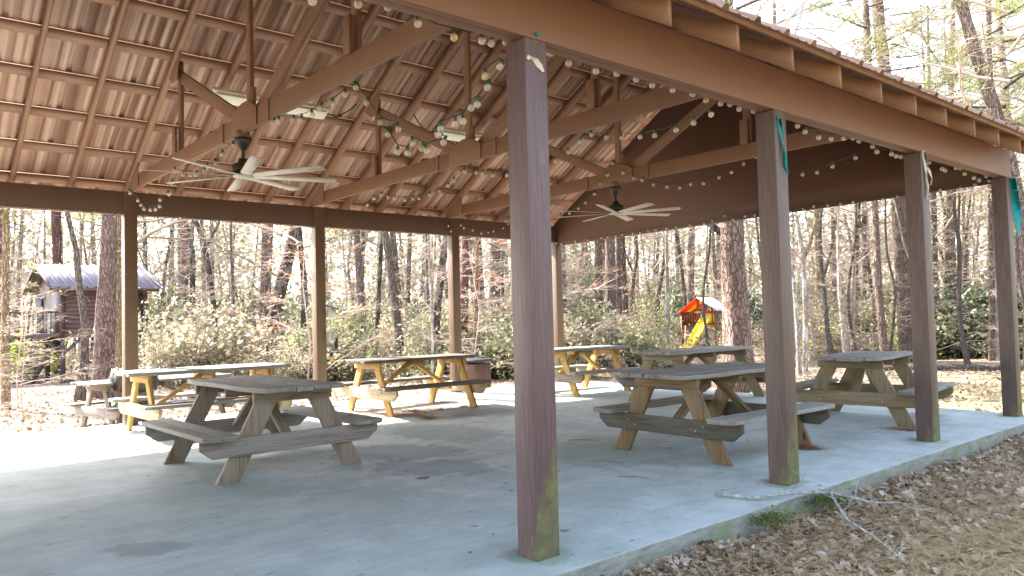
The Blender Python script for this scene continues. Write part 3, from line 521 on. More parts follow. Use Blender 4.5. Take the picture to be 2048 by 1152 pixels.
# ---------------- picnic tables ----------------
def table(x,y,a,L,label,top,bench,leg,xb,seed,lz=0,benches=True,gap=.006,lw=.158):
    random.seed(seed); z0=lz
    t=thing('picnic_table',(x,y,z0),label,'picnic table','wooden picnic tables',a)
    TW=.765; hL=L/2; rr=R_(seed)
    m_=MB(); n=5; bw=(TW-gap*(n-1))/n
    for i in range(n):
        v0=-TW/2+i*(bw+gap); e1=rr.uniform(-.012,.012); e2=rr.uniform(-.012,.012); dz=rr.uniform(-.003,.003); tw=rr.uniform(-.004,.004)
        ns=7; us=np.linspace(-hL+e1,hL+e2,ns); wv=[rr.uniform(-.0035,.0035) for _ in us]; ch=.03 if i in (0,n-1) else .0
        V=[];UV=[];rn=rr.random(); o=rn*37
        for u,wz in zip(us,wv):
            c0=ch if (u in (us[0],us[-1])) and i==0 else 0; c1=ch if (u in (us[0],us[-1])) and i==n-1 else 0
            for v,zz in ((v0+c0,.712),(v0+bw-c1,.712),(v0+bw-c1,.75+tw),(v0+c0,.75-tw)): V.append((u,v,zz+dz+wz))
        F=[]
        for k in range(ns-1):
            for q in range(4):
                q2=(q+1)%4; F.append((4*k+q,4*k+q2,4*k+4+q2,4*k+4+q)[::-1]); 
                UV.append([(us[k]+o,q*.5+bw*1.0*q+o),(us[k]+o,(q+.9)*bw+o+q*.5),(us[k+1]+o,(q+.9)*bw+o+q*.5),(us[k+1]+o,q*.5+bw*q+o)][::-1])
        F+=[(0,1,2,3),((ns-1)*4+3,(ns-1)*4+2,(ns-1)*4+1,(ns-1)*4)]; UV+=[[(o,0),(o+.05,.1),(o+.05,.12),(o,.03)]]*2
        m_.add(V,F,UV,rn)
    m_.build('tabletop',top,t,bevel=.003)
    uc=hL-.197
    for s_ in (1,-1):
        m_=MB(); m_.box((s_*(uc-.04)-.02,-TW/2+.03,.622),(s_*(uc-.04)+.02,TW/2-.03,.709)); m_.build('cleat',leg,t,bevel=.003)
    m_=MB(); m_.box((-.02,-TW/2+.06,.63),(.02,TW/2-.06,.709)); m_.build('cleat',leg,t)
    bi,bo=.525,.806; bl=hL-.07
    for s_ in (1,-1):
        m_=MB(); 
        for (p,q) in ((bi,(bi+bo)/2-.002),((bi+bo)/2+.002,bo)):
            P=[(-bl,s_*p),(bl,s_*p),(bl,s_*q),(-bl,s_*q)]
            c=.05
            if q==bo: P=[(-bl,s_*p),(bl,s_*p),(bl,s_*(q-c)),(bl-c,s_*q),(-bl+c,s_*q),(-bl,s_*(q-c))]
            if p==bi: P=[(-bl,s_*(p+c*.6)),(-bl+c*.6,s_*p),(bl-c*.6,s_*p),(bl,s_*(p+c*.6)),(bl,s_*q),(-bl,s_*q)]
            if s_<0: P=P[::-1]
            m_.prism(P,.36,.3975,'z',la=0)
        m_.build('bench',bench,t,bevel=.004)
    for su in (1,-1):
        xo=su*uc; m_=MB(); zt=.358; zb_=.21; cl=.80
        P=[(-cl,zt),(-cl,zt-.07),(-cl+.10,zb_),(cl-.10,zb_),(cl,zt-.07),(cl,zt)]
        m_.prism(P,min(xo,xo-su*.038),max(xo,xo-su*.038),'x'); xbm=m_.build('crossbeam',xb,t,bevel=.004)
        for v in (-.42,-.34,.34,.42):
            q=MB(); Mt=Matrix.Translation((xo+su*.003,v,.285+.02*(1 if abs(v)>.4 else -1)))@Matrix.Rotation(su*PI/2,4,'Y'); q.lathe([(.009,-.002),(.009,.003),(.005,.006)],10,Mt); q.build('bolt',M['bolt'],xbm)
        for sv in (1,-1):
            m_=MB(); xi=xo-su*.040; hw=lw/2/math.sin(math.radians(63))
            P=[(sv*(.565-hw),0),(sv*(.565+hw),0),(sv*(.20+hw),.70),(sv*(.20-hw),.70)]
            if sv<0:P=P[::-1]
            m_.prism(P,min(xi,xi-su*.038),max(xi,xi-su*.038),'x',la=1); m_.build('leg',leg,t,bevel=.003)
        m_=MB(); m_.bar((su*.04,0,.67),(xo-su*.08,0,.25),.088,.038,(0,0,1)); m_.build('brace',leg,t,bevel=.002)
    return t
table(-3.923,.143,.0103,1.835,'grey weathered picnic table nearest on the left with brown slanted legs',M['top_grey'],M['top_grey'],M['leg_grey'],M['xb_grey'],1,lw=.165)
table(-6.872,.638,1.589,1.975,'sunlit picnic table with pale crossbeam and yellow legs beside the leftmost post',M['top_grey'],M['top_grey'],M['leg_yellow'],M['beam_yellow'],2,lw=.12)
table(-1.364,3.498,1.554,1.808,'grey picnic table with mottled brown legs between the nearest and second right posts',M['top_grey'],M['top_grey'],M['leg_brown'],M['xb_dark'],3)
table(-6.474,3.45,1.557,1.90,'picnic table with dark top and yellow legs beside patches of red pine straw',M['top_dark'],M['top_dark'],M['leg_yellow'],M['beam_yellow'],4,lw=.13)
table(-1.214,6.324,1.71,1.50,'short greenish picnic table between the second and third right posts',M['top_grey'],M['top_grey'],M['leg_green'],M['leg_green'],5)
table(-6.287,6.725,1.486,1.65,'yellow legged picnic table partly behind the nearest post at the far corner',M['top_grey'],M['top_grey'],M['leg_yellow'],M['leg_grey'],6,lw=.13)
table(-4.04,6.923,1.607,2.14,'dark crossbeam picnic table behind the right hand one, in line with the slide',M['top_grey'],M['top_grey'],M['leg_green'],M['xb_dark'],7)
table(-10.4,1.05,1.75,2.3,'small sunlit picnic table standing on the leaf litter beyond the slab',M['top_grey'],M['top_grey'],M['leg_grey'],M['xb_grey'],8,lz=-.30,lw=.12)

# ---------------- string lights ----------------
bulb_me=None
def strand(key,label,r=.0215,sag=0,cordr=.0032):
    global bulb_me
    pts=STR[key]; rr=R_(key); p0=pts[0]
    t=thing('string_light',p0,label,'string light','strings of globe bulbs')
    cp=[]
    for i,p in enumerate(pts):
        q=(p[0],p[1],p[2]+r+.028); 
        if i:
            a=cp[-1]; d=math.dist(a,q); mid=[(a[j]+q[j])/2 for j in range(3)]; mid[2]-=min(.02,d*.06)*(1 if d>.12 else .3); cp.append(tuple(mid))
        cp.append(q)
    m_=MB(); m_.tube(rel(t,cp),cordr,5); m_.build('cord',M['cord'],t,True)
    if bulb_me is None:
        q=MB(); prof=[(.0215*math.sin(a),-.0215*math.cos(a)) for a in np.linspace(.12,PI-.45,9)]+[(.009,.024)]
        q.lathe(prof,14); o=q.build('bulb',M['bulb'],None,True); bulb_me=o.data; s=MB(); s.lathe([(.0105,.0195),(.0115,.03),(.010,.047),(.004,.05)],10); o2=s.build('socket',M['socket'],None,True); so_=o2.data
        by=bulb_me.copy(); by.materials[0]=M['bulb_y']; strand.me=(bulb_me,so_,by); D.objects.remove(o); D.objects.remove(o2)
    for p in pts:
        bo_=link(D.objects.new('bulb',strand.me[2] if rr.random()<.13 else strand.me[0])); bo_.parent=t; bo_.location=rel(t,[p])[0]; k=r/.0215; bo_.scale=(k,k,k)
        bo_.rotation_euler=(rr.uniform(-.35,.35),rr.uniform(-.35,.35),rr.uniform(0,6))
        so_=link(D.objects.new('socket',strand.me[1])); so_.parent=bo_
strand('near_beam_a','string of clear globe bulbs under the near beam, up to the second right post')
strand('near_beam_b','string of globe bulbs drooping between the second and third right posts')
strand('near_beam_c','string of clustered globe bulbs from the third right post to the corner post')
strand('tangle','tangled green cord of globe bulbs looped below the roof left of the nearest post',cordr=.0045)
strand('chord_one','short string of globe bulbs along the nearer truss in front of a tube light')
strand('corner_loop','string of globe bulbs from the nearer fan, looping down to the leftmost post')
strand('mid_left','string of small bulbs rising from the second left post to the second truss')
strand('mid_centre','string of bulbs sagging below the second truss behind the nearest post')
strand('mid_right','string of bulbs swooping from the second truss up to the near beam')
strand('far_left','string of bulbs climbing past the far ceiling fan towards the ridge')
strand('far_right','long sagging string of bulbs in front of the dark gable wall')
strand('gable','row of tiny bulbs along the lower edge of the gable wall',.019)
strand('left_a','row of tiny bulbs under the left beam, left of the leftmost post',.019)
strand('left_b','row of tiny bulbs under the left beam between its first two posts',.017)
strand('left_c','dark cord with tiny bulbs sagging under the left beam between its second and third posts',.015)
strand('left_d','small loop of bulbs on the left beam just past its third post',.018)

# ---------------- ribbons and scraps ----------------
def ribbon(name,pts,wd,mat,label,cat='ribbon',group=None,tw=1.0):
    t=thing(name,pts[0],label,cat,group); P=rel(t,pts); m_=MB(); V=[];n=len(P)
    for i,p in enumerate(P):
        a=i*tw; w_=wd*(1 if i<n-1 else .4); dx,dy=math.cos(a)*w_/2,math.sin(a)*w_/2
        V+=[(p[0]-dx,p[1]-dy,p[2]),(p[0]+dx,p[1]+dy,p[2]+.004),(p[0]+dx+.002,p[1]+dy+.003,p[2]+.003),(p[0]-dx+.002,p[1]-dy+.003,p[2])]
    F=[]
    for i in range(n-1):
        for q in range(4): F.append((4*i+q,4*i+(q+1)%4,4*i+4+(q+1)%4,4*i+4+q))
    m_.add(V,F); m_.build('strip',mat,t); q=MB(); q.lathe([(.006,-.012),(.014,-.004),(.012,.008),(.004,.014)],8); q.build('knot',mat,t,True)
teal=leafmat('teal_plastic',[(.01,.30,.32),(.02,.38,.40)],.3); white=leafmat('white_plastic_tape',[(.75,.75,.72),(.85,.84,.8)],.3)
ribbon('ribbon',[(.012,2.50,2.71),(.016,2.52,2.62),(.012,2.545,2.52),(.018,2.56,2.43),(.012,2.565,2.35),(.02,2.60,2.29)],.03,teal,'thin teal ribbon hanging from the top of the second right post')
ribbon('ribbon',[(.012,7.56,2.76),(.014,7.60,2.62),(.02,7.63,2.5),(.03,7.68,2.34),(.03,7.70,2.2),(.03,7.66,2.08)],.11,teal,'wide teal ribbon on the corner post at the right edge',tw=.35)
ribbon('ribbon',[(.012,5.10,2.78),(.016,5.13,2.66),(.012,5.14,2.55),(.016,5.15,2.44),(.012,5.13,2.32)],.035,white,'white tape shreds hanging from the third right post')
ribbon('ribbon',[(.012,5.14,2.66),(.02,5.20,2.60),(.02,5.26,2.53),(.02,5.22,2.46)],.03,white,'short curl of white tape beside the longer shreds on the third right post')
ribbon('tape_scrap',[(.006,.02,2.66),(.010,.055,2.655),(.008,.09,2.63),(.008,.12,2.60)],.035,white,'scrap of white tape near the top of the nearest post','tape scrap',tw=.5)
m_=MB(); m_.lathe([(.004,-.012),(.012,-.004),(.011,.006),(.004,.012)],8,Matrix.Translation((.012,.085,2.80))); tag(m_.build('ribbon_knot',teal,None,True),'tiny teal knot on the beam above the nearest post','ribbon knot')

# ---------------- trash cans ----------------
c=thing('trash_can',(-9.98,.62,-.22),'round ribbed trash can with a black bag beyond the leftmost post','trash can')
m_=MB(); V=[];F=[];n=48;prof=[(.235,0),(.25,.02),(.285,.74),(.31,.76)]
for r_,z in prof:
    for k in range(n): q=r_*(1-(.03 if k%4<2 and z<.75 else 0)); V.append((q*math.cos(TAU*k/n),q*math.sin(TAU*k/n),z))
for i in range(3):
    for k in range(n): F.append((i*n+k,i*n+(k+1)%n,(i+1)*n+(k+1)%n,(i+1)*n+k))
F.append(tuple(range(n))[::-1]); m_.add(V,F); m_.build('can',plain('brown_grey_can',(.19,.16,.115),.6),c)
m_=MB(); rr=R_(4); V=[];F=[];prof=[(.30,.52),(.33,.60),(.325,.72),(.34,.80),(.30,.86),(.24,.84),(.2,.70)]
for r_,z in prof:
    for k in range(n): q=r_*(1+rr.uniform(-.045,.045)+.03*math.sin(k*1.9+z*9)); V.append((q*math.cos(TAU*k/n),q*math.sin(TAU*k/n),z+rr.uniform(-.025,.025)))
for i in range(6):
    for k in range(n): F.append((i*n+k,i*n+(k+1)%n,(i+1)*n+(k+1)%n,(i+1)*n+k))
F.append(tuple(6*n+k for k in range(n))); m_.add(V,F); m_.build('bag',plain('black_bag',(.03,.03,.027),.28,.6),c)
c=thing('trash_can',(-9.35,6.75,-.2),'square brown trash bin behind the table with yellow legs','trash can',rz=.3)
bm=plain('brown_bin',(.13,.07,.05)); m_=MB(); m_.box((-.26,-.26,0),(.26,.26,.60)); m_.build('bin',bm,c,bevel=.01)
for k in range(12):
    s_=(-1,1)[k//6]; m_=MB(); m_.box((s_*.261,-.25+k%6*.088,.04),(s_*.27,-.17+k%6*.088,.6)); m_.build('slat',bm,c)
m_=MB(); m_.prism([(-.30,-.30),(.30,-.30),(.31,.3),(-.30,.30)],.62,.68,'z'); m_.build('lid',M['black'],c,bevel=.015)
# ---------------- tree house ----------------
th=thing('tree_house',(-26.9,2.68,gz(-26.9,2.68)),'brown boarded tree house on stilts with a lilac ribbed metal roof, behind the big pine','tree house')
thp=paint('tree_house_paint',(.105,.064,.062),.2); thd=paint('tree_house_deck_paint',(.085,.066,.062),.2); G0=gz(-26.9,2.68)  # deck paint darkened, painting in a tree's shade on the gable wall
def tb(name,boxes,mat,par=th):
    m_=MB()
    for a in boxes:
        if len(a)==2: m_.box(*[tuple(np.array(p)-np.array(th.location)) for p in a])
        else: m_.bar(*[tuple(np.array(p)-np.array(th.location)) for p in a[:2]],*a[2:])
    return m_.build(name,mat,par)
x0,x1,y0,y1=-31.9,-26.9,2.68,5.33
bs=[]
for k in range(10): z=1.16+k*.147; bs.append(((x1-.05,y0,z),(x1+.004*(k%2),y1,z+.142)))
tb('wall',bs,thp); tb('wall',[((x0,y1-.05,1.16),(x1-.06,y1,2.6))],thp); tb('wall',[((x0,y0,1.16),(x0+.05,y1-.06,2.6))],thp)
gw=tb('wall',[((x0+.06,y0,1.16),(-30.6,y0+.05,2.6)),((-29.7,y0,1.16),(x1-.06,y0+.05,2.6)),((-30.6,y0,2.45),(-29.7,y0+.05,2.6))],thd)
tb('dark_doorway_panel',[((-30.58,y0+.06,1.2),(-29.72,y0+.09,2.44))],M['black'])  # black panel closing the door opening, paints in the dark interior
m_=MB(); m_.prism([(0,0),(5.0,0),(2.5,1.0)],0,.05,'y',Matrix.Translation(Vector((x0,y0+.0,2.6))-th.location)); m_.build('gable',thp,th)
tb('corner_trim',[((x1+.005,y0-.06,1.0),(x1+.05,y0+.06,2.62)),((x1+.005,y1-.06,1.0),(x1+.05,y1+.06,2.62))],thp)
for s_ in (1,-1):
    m_=MB(); ex=-26.45 if s_>0 else -32.35; rx=-29.4; V=[];F=[]; ys_=[]
    y=2.3
    while y<5.7: ys_+=[(y,0),(y+.18,0),(y+.2,.04),(y+.235,.04),(y+.255,0)]; y+=.28
    ys_.append((5.72,0))
    for xx,zz in ((ex,2.68),(rx,3.66)):
        for yy,h in ys_:
            for th_ in (0,.02): V.append((xx,yy,zz+h+th_))
    n=len(ys_)*2
    for i in range(len(ys_)-1): a=2*i; F+=[(a,a+2,n+a+2,n+a),(a+1,n+a+1,n+a+3,a+3),(a,a+1,a+3,a+2)]
    m_.add(rel(th,V),F); m_.build('roof',M['roof_lilac'],th)
tb('fascia',[((-26.5,2.32,2.58),(-26.45,5.7,2.68))],thp); tb('rake_board',[((-26.5,2.3,2.66),(-29.4,2.3,3.64),.05,.12),((-32.3,2.3,2.66),(-29.4,2.3,3.64),.05,.12)],thp)
tb('platform',[((x0,.6,1.0),(x1+.02,y1,1.155))],thd)
tb('railing',[((x1-.06,.6,1.85),(x1,y0-.1,1.91)),((x0,.6,1.85),(x1-.1,.66,1.91))]+[((x1-.04,.66+.13*k,1.16),(x1-.01,.70+.13*k,1.85)) for k in range(15)]+[((x0+.1+.14*k,.61,1.16),(x0+.14+.14*k,.64,1.85)) for k in range(34)],thd)
for (px,py) in ((x1-.1,y0+.05),(x1-.1,y1-.1),(x1-.1,.7),(x0+.2,y0),(x0+.2,y1-.1),(x0+.2,.7),(-29.4,y0)):
    tb('stilt',[((px-.07,py-.07,G0-.1),(px+.07,py+.07,1.0))],thd)
    for dy in (-1,1): tb('brace',[((px,py,.45),(px,py+dy*.6,1.0),.09,.09)],thd)
lad=tb('ladder',[((-28.8,1.55,G0),(-28.1,2.25,1.05),.05,.16),((-28.0,1.95,G0),(-27.3,2.65,1.05),.05,.16)],thd)
for k in range(7):
    f=(k+.6)/7.5; tb('tread',[((-28.8+.7*f,1.55+.7*f,G0+f*(1.05-G0)),(-28.0+.7*f,1.95+.7*f,G0+f*(1.05-G0)),.14,.04)],thd,th)

# ---------------- play set ----------------
az=math.radians(125.17); nA=Vector((math.cos(az),math.sin(az),0)); rA=Vector((math.sin(az),-math.cos(az),0)); DP=36.; c0=Vector((CX,CY,0))+nA*DP
gp=gz(c0.x,c0.y)-.02
ps=thing('play_set',(c0.x,c0.y,gp),'wooden play set with yellow slide and red and yellow canopy, whitened by painted sun glare on one slope, behind the big pine','play set')
PM=Matrix((rA,nA,Vector((0,0,1)))).transposed().to_4x4()
def pv(r,a,z): return PM@Vector((r,a,z-gp))
cedar=paint('cedar_stain',(.25,.085,.045),.3); yel=plain('yellow_plastic',(.85,.62,.02),.35,.4,0,.05); redc=leafmat('red_canopy',[(.85,.15,.03),(.88,.18,.04)],.35); yelc=leafmat('yellow_canopy',[(.85,.6,.03),(.9,.65,.05)],.35); whc=leafmat('glare_white_canopy',[(.85,.8,.78),(.9,.86,.84)],.2); rope=plain('yellow_rope',(.5,.42,.12),.8)
def pbar(name,segs,mat,wd=.08,ht=.08):
    m_=MB()
    for a,b in segs: m_.bar(pv(*a),pv(*b),wd,ht)
    return m_.build(name,mat,ps)
rot=.42
def q2(a,b): return (-.42+a*math.cos(rot)+b*math.sin(rot)+.25, -a*math.sin(rot)+b*math.cos(rot))
cor=[q2(-.85,-.7),q2(.75,-.7),q2(.75,.8),q2(-.85,.8)]
for c in cor: pbar('post',[((*c,gp),(*c,1.36))],cedar)
pbar('ridge_post',[((*q2(-.05,-.7),.86),(*q2(-.05,-.7),1.96))],cedar); pbar('ridge_post',[((*q2(-.05,.8),.86),(*q2(-.05,.8),1.96))],cedar)
m_=MB(); m_.add([pv(*c,z) for z in (.78,.86) for c in cor],[(3,2,1,0),(4,5,6,7),(0,1,5,4),(1,2,6,5),(2,3,7,6),(3,0,4,7)]); m_.build('deck',cedar,ps)
pbar('rail',[((*cor[i],1.34),(*cor[(i+1)%4],1.34)) for i in range(4)],cedar,.05,.09)
seg=[]
for k in range(7): f=.02+k*.075; p=[cor[0][j]+(cor[1][j]-cor[0][j])*f for j in (0,1)]; seg.append(((*p,.86),(*p,1.32)))
pbar('side_board',seg,cedar,.03,.105)
seg=[]
for k in range(6): f=.60+k*.07; p=[cor[0][j]+(cor[1][j]-cor[0][j])*f for j in (0,1)]; seg.append(((*p,.88),(*p,1.30)))
pbar('yellow_guard',seg,yel,.02,.07)
seg=[]
for k in range(14): f=.04+k*.07; p=[cor[0][j]+(cor[3][j]-cor[0][j])*f for j in (0,1)]; seg.append(((*p,.86),(*p,1.32)))
pbar('side_board',seg,cedar,.03,.10)
rN,rF=q2(-.05,-.85),q2(-.05,.95); lN,lF=q2(-1.0,-.85),q2(-1.0,.95); tN,tF=q2(.9,-.85),q2(.9,.95)
def lerp(a,b,t): return tuple(a[i]+(b[i]-a[i])*t for i in range(len(a)))
def sheet(name,a,b,c,d,mat):
    V=[pv(*p) for p in (a,b,c,d)]; V+=[v-Vector((0,0,.012)) for v in V]; m_=MB(); m_.add(V,[(0,1,2,3),(7,6,5,4),(0,4,5,1),(1,5,6,2),(2,6,7,3),(3,7,4,0)]); m_.build(name,mat,ps)
zR,zL=2.02,1.32
A=(*lN,zL);B=(*lF,zL);C=(*rF,zR);D_=(*rN,zR)
for i,(f0,f1,mt) in enumerate(((0,.38,redc),(.38,.68,yelc),(.68,1,redc))): sheet('canopy_stripe',lerp(A,B,f0),lerp(A,B,f1),lerp(D_,C,f1),lerp(D_,C,f0),mt)
sheet('canopy_side',D_,C,(*tF,1.42),(*tN,1.42),whc)  # white colour paints the sun's glare onto this canopy slope
# slide
m_=MB(); s0=Vector(pv(-.22,-.55,.90)); N=14; V=[];F=[]
for i in range(N):
    f=i/(N-1); p=pv(-.18-1.05*f**1.05,-.75-1.7*f, (.90 if f<.08 else .90-(.90-gp-.10)*((f-.08)/.92)**.93)); sd=Vector(rA)*.0+PM.to_3x3()@Vector((.85,-.5,0)).normalized()
    for o_,h in ((-.24,.14),(-.21,.16),(-.19,.02),(.19,.02),(.21,.16),(.24,.14),(.22,-.03),(-.22,-.03)): V.append(p+sd*o_+Vector((0,0,h)))
for i in range(N-1):
    for k in range(8): F.append((8*i+k,8*i+(k+1)%8,8*i+8+(k+1)%8,8*i+8+k))
m_.add(V,F); m_.build('slide',yel,ps)
pbar('slide_brace',[((-1.0,-1.3,gp),(-.55,-.9,.6))],cedar)
# rope net, rock wall, swing
for k in range(5): m_=MB(); a=-.05+k*.13; m_.tube([pv(a,-.8,.86),pv(a+.12*(k-1),-1.35,gp+.05)],.012,5); m_.build('net_rope',rope,ps)
for k in range(6): m_=MB(); z=.75-k*.22; f=(.86-z)/(.86-gp); m_.tube([pv(-.05-.12*f,-.8-.55*f,z),pv(.47+.36*f,-.8-.55*f,z)],.012,5); m_.build('net_rope',rope,ps)
pbar('climbing_wall',[((.62,-.75,.84),(1.25,-2.0,gp)),((.80,-.65,.84),(1.45,-1.9,gp))],cedar,.18,.05)
pbar('side_ladder',[((-1.05,.1,.86),(-1.15,-.6,gp))],cedar); pbar('orange_brace',[((.35,-1.6,gp),(.75,-.9,.2))],plain('orange_plastic',(.65,.22,.06),.4),.05,.05)
m_=MB()
for s_ in (-.16,.16): m_.tube([pv(-.28+s_,-1.6,-.05),pv(-.28+s_*.3,-1.0,.80)],.012,5)
m_.build('swing_rope',rope,ps)
m_=MB(); Mt=Matrix.Translation(pv(-.28,-1.6,-.14)); prof=[(.17+.09*math.cos(t),.085*math.sin(t)) for t in np.linspace(-PI,PI,12)]; m_.lathe(prof,22,Mt); m_.build('tyre',M['black'],ps,True)
pbar('telescope',[((*q2(.3,-.7),1.38),(*q2(.55,-.8),1.44))],plain('red_plastic',(.6,.03,.03),.4),.08,.08)

# ---------------- plants ----------------
def leafcloud(name,C,size,mat,parent=None,rs=0,asp=.55,flat=.0):
    """many leaf-sized faces around the points C"""
    g=np.random.default_rng(rs); n=len(C); d=g.normal(size=(n,3)); d[:,2]*=(1-flat); d/=np.linalg.norm(d,axis=1)[:,None]
    e=g.normal(size=(n,3)); 
    if flat: e[:,2]*=(1-flat)
    e-=d*(d*e).sum(1)[:,None]; e/=np.linalg.norm(e,axis=1)[:,None]; s=size*g.uniform(.6,1.3,n)[:,None]
    V=np.stack([C-d*s*.5,C+e*s*asp*.5,C+d*s*.5,C-e*s*asp*.5],1).reshape(-1,3)
    me=D.meshes.new(name); mesh_raw(me,V,np.full(n,4,dtype=np.int32),np.arange(4*n,dtype=np.int32)); me.materials.append(mat)
    if parent is None: return me
    o=link(D.objects.new(name,me)); o.parent=parent; return o
def merge_mesh(name,parts):
    """parts: list of (V,cnt,idx,matindex)"""
class Twigs:
    """thin tapering limbs gathered fast"""
    def __init__(s): s.m=MB(); s.tips=[]
def limb(mb,rr,p,d,L,r,n,droop=0,wob=.25,seg=4):
    pts=[tuple(p)];rad=[r];q=Vector(p);dd=Vector(d).normalized()
    for i in range(seg):
        dd=(dd+Vector((rr.uniform(-wob,wob),rr.uniform(-wob,wob),rr.uniform(-wob,wob)-droop))).normalized(); q=q+dd*(L/seg); pts.append(tuple(q)); rad.append(max(r*(1-(i+1)/seg*.82),.0012))
    mb.tube(pts,rad,n,cap=False); return pts,rad
def bare_crown(seed,h=7.,rad=2.6,n1=15,n2=7,n3=6,r0=.035,horiz=.5,tw=.0055):
    rr=R_(seed); mb=MB(); tips=[]
    for i in range(n1):
        f=(i+rr.random()*.6)/n1; z=h*f*.95; a=i*2.4+rr.uniform(-.4,.4); L=rad*(1.05-.55*f)*rr.uniform(.7,1.15)
        d=(math.cos(a),math.sin(a),rr.uniform(.1,.9)*(1-horiz)+.08); pts,rd=limb(mb,rr,(0,0,z),d,L,r0*(1-.6*f),5,wob=.22,seg=5)
        for j in range(n2):
            k=rr.randrange(1,5); t=rr.random(); b=Vector(pts[k]).lerp(Vector(pts[k+1]) if k+1<len(pts) else Vector(pts[k]),t); a2=a+rr.choice((-1,1))*rr.uniform(.4,1.1)
            p2,r2=limb(mb,rr,b,(math.cos(a2),math.sin(a2),rr.uniform(-.1,.6)*(1-horiz*.7)),L*rr.uniform(.3,.55),r0*.3,3,wob=.3,seg=3)
            for q in range(n3):
                k2=rr.randrange(0,4); b2=Vector(p2[min(k2,3)]); a3=a2+rr.choice((-1,1))*rr.uniform(.3,1.2)
                p3,_=limb(mb,rr,b2,(math.cos(a3),math.sin(a3),rr.uniform(-.25,.55)*(1-horiz*.6)),L*rr.uniform(.12,.3),tw,3,wob=.4,seg=2); tips+=p3[1:]
    return mb,tips
def pine_crown(seed,h=8.,rad=2.8,n1=20,r0=.05,needles=8000):
    rr=R_(seed); g=np.random.default_rng(seed); mb=MB(); T=[]
    for i in range(n1):
        f=(i+rr.random())/n1; z=h*f; a=i*2.4+rr.uniform(-.5,.5); L=rad*(1.1-.75*f)*rr.uniform(.6,1.15)
        pts,rd=limb(mb,rr,(0,0,z),(math.cos(a),math.sin(a),rr.uniform(-.05,.45)),L,r0*(1-.6*f),5,wob=.2,seg=5)
        for j in range(7):
            k=rr.randrange(2,6); a2=a+rr.choice((-1,1))*rr.uniform(.3,1.0); p2,_=limb(mb,rr,pts[min(k,5)],(math.cos(a2),math.sin(a2),rr.uniform(-.1,.5)),L*rr.uniform(.2,.45),r0*.25,3,wob=.3,seg=3); T+=p2[1:]
    T=np.array(T); C=T[g.integers(0,len(T),needles)]+g.normal(size=(needles,3))*np.array([.16,.16,.11])
    return mb,C
def mesh_of(mb,name,mats,smooth=True):
    o=mb.build(name,mats,None,smooth); me=o.data; D.objects.remove(o); return me
def child(name,me,parent,loc=(0,0,0),s=1,rz=0):
    o=link(D.objects.new(name,me)); o.parent=parent; o.location=loc; o.scale=(s,)*3; o.rotation_euler=(0,0,rz); return o
BC=[mesh_of(bare_crown(10+i,7.5,2.9,17,7,6,.032,.45)[0],'crown',M['twig' if i<3 else 'twig2']) for i in range(5)]
BC2=[mesh_of(bare_crown(30+i,9,3.6,14,6,5,.05,.3,.008)[0],'crown',M['twig2' if i else 'twig']) for i in range(3)]
PCn=[]
for i in range(4):
    mb,C=pine_crown(50+i); PCn.append((mesh_of(mb,'limbs',M['bark_grey']),leafcloud('needles',C,.22,M['needles'],rs=i,asp=.075)))
def trunk_mesh(path,H,seed,flare=True,n=14,r_end=.35):
    rr=R_(seed); P=[Vector(p[:3]) for p in path]; Rr=[p[3] for p in path]
    # extend upward
    d=(P[-1]-P[-2]).normalized() if len(P)>1 else Vector((0,0,1)); 
    if P[-1].z<H:
        n_e=6; L=(H-P[-1].z)/max(.5,d.z); r1=Rr[-1]
        for k in range(1,n_e+1): dd=Vector((rr.uniform(-.03,.03),rr.uniform(-.03,.03),0)); P.append(P[-1]+(d+dd)*(L/n_e)); Rr.append(r1*(1-(1-r_end)*k/n_e))
    # resample
    Q=[];RR=[]
    for i in range(len(P)-1):
        L=(P[i+1]-P[i]).length; k=max(1,int(L/.55)); p0=P[max(0,i-1)];p1=P[i];p2=P[i+1];p3=P[min(len(P)-1,i+2)]
        for j in range(k):
            t=j/k; q=.5*((2*p1)+(-p0+p2)*t+(2*p0-5*p1+4*p2-p3)*t*t+(-p0+3*p1-3*p2+p3)*t**3); Q.append(q); RR.append(Rr[i]*(1-t)+Rr[i+1]*t)
    Q.append(P[-1]);RR.append(Rr[-1])
    if flare: RR[0]*=1.25; Q[0]=Q[0]-Vector((0,0,.15))
    mb=MB(); mb.tube([tuple(q) for q in Q],[r*rr.uniform(.95,1.05) for r in RR],n,cap=False)
    V=mb.v[0]; ph=[rr.uniform(0,6) for _ in range(3)]
    for i in range(len(Q)):
        for k in range(n):
            v=V[i*n+k]; c=np.array(Q[i]); a=TAU*k/n; V[i*n+k]=c+(v-c)*(1+.05*math.sin(3*a+ph[0]+i*.3)+.035*math.sin(5*a+ph[1]-i*.7)+rr.uniform(-.025,.025))
    return mb,Q,RR
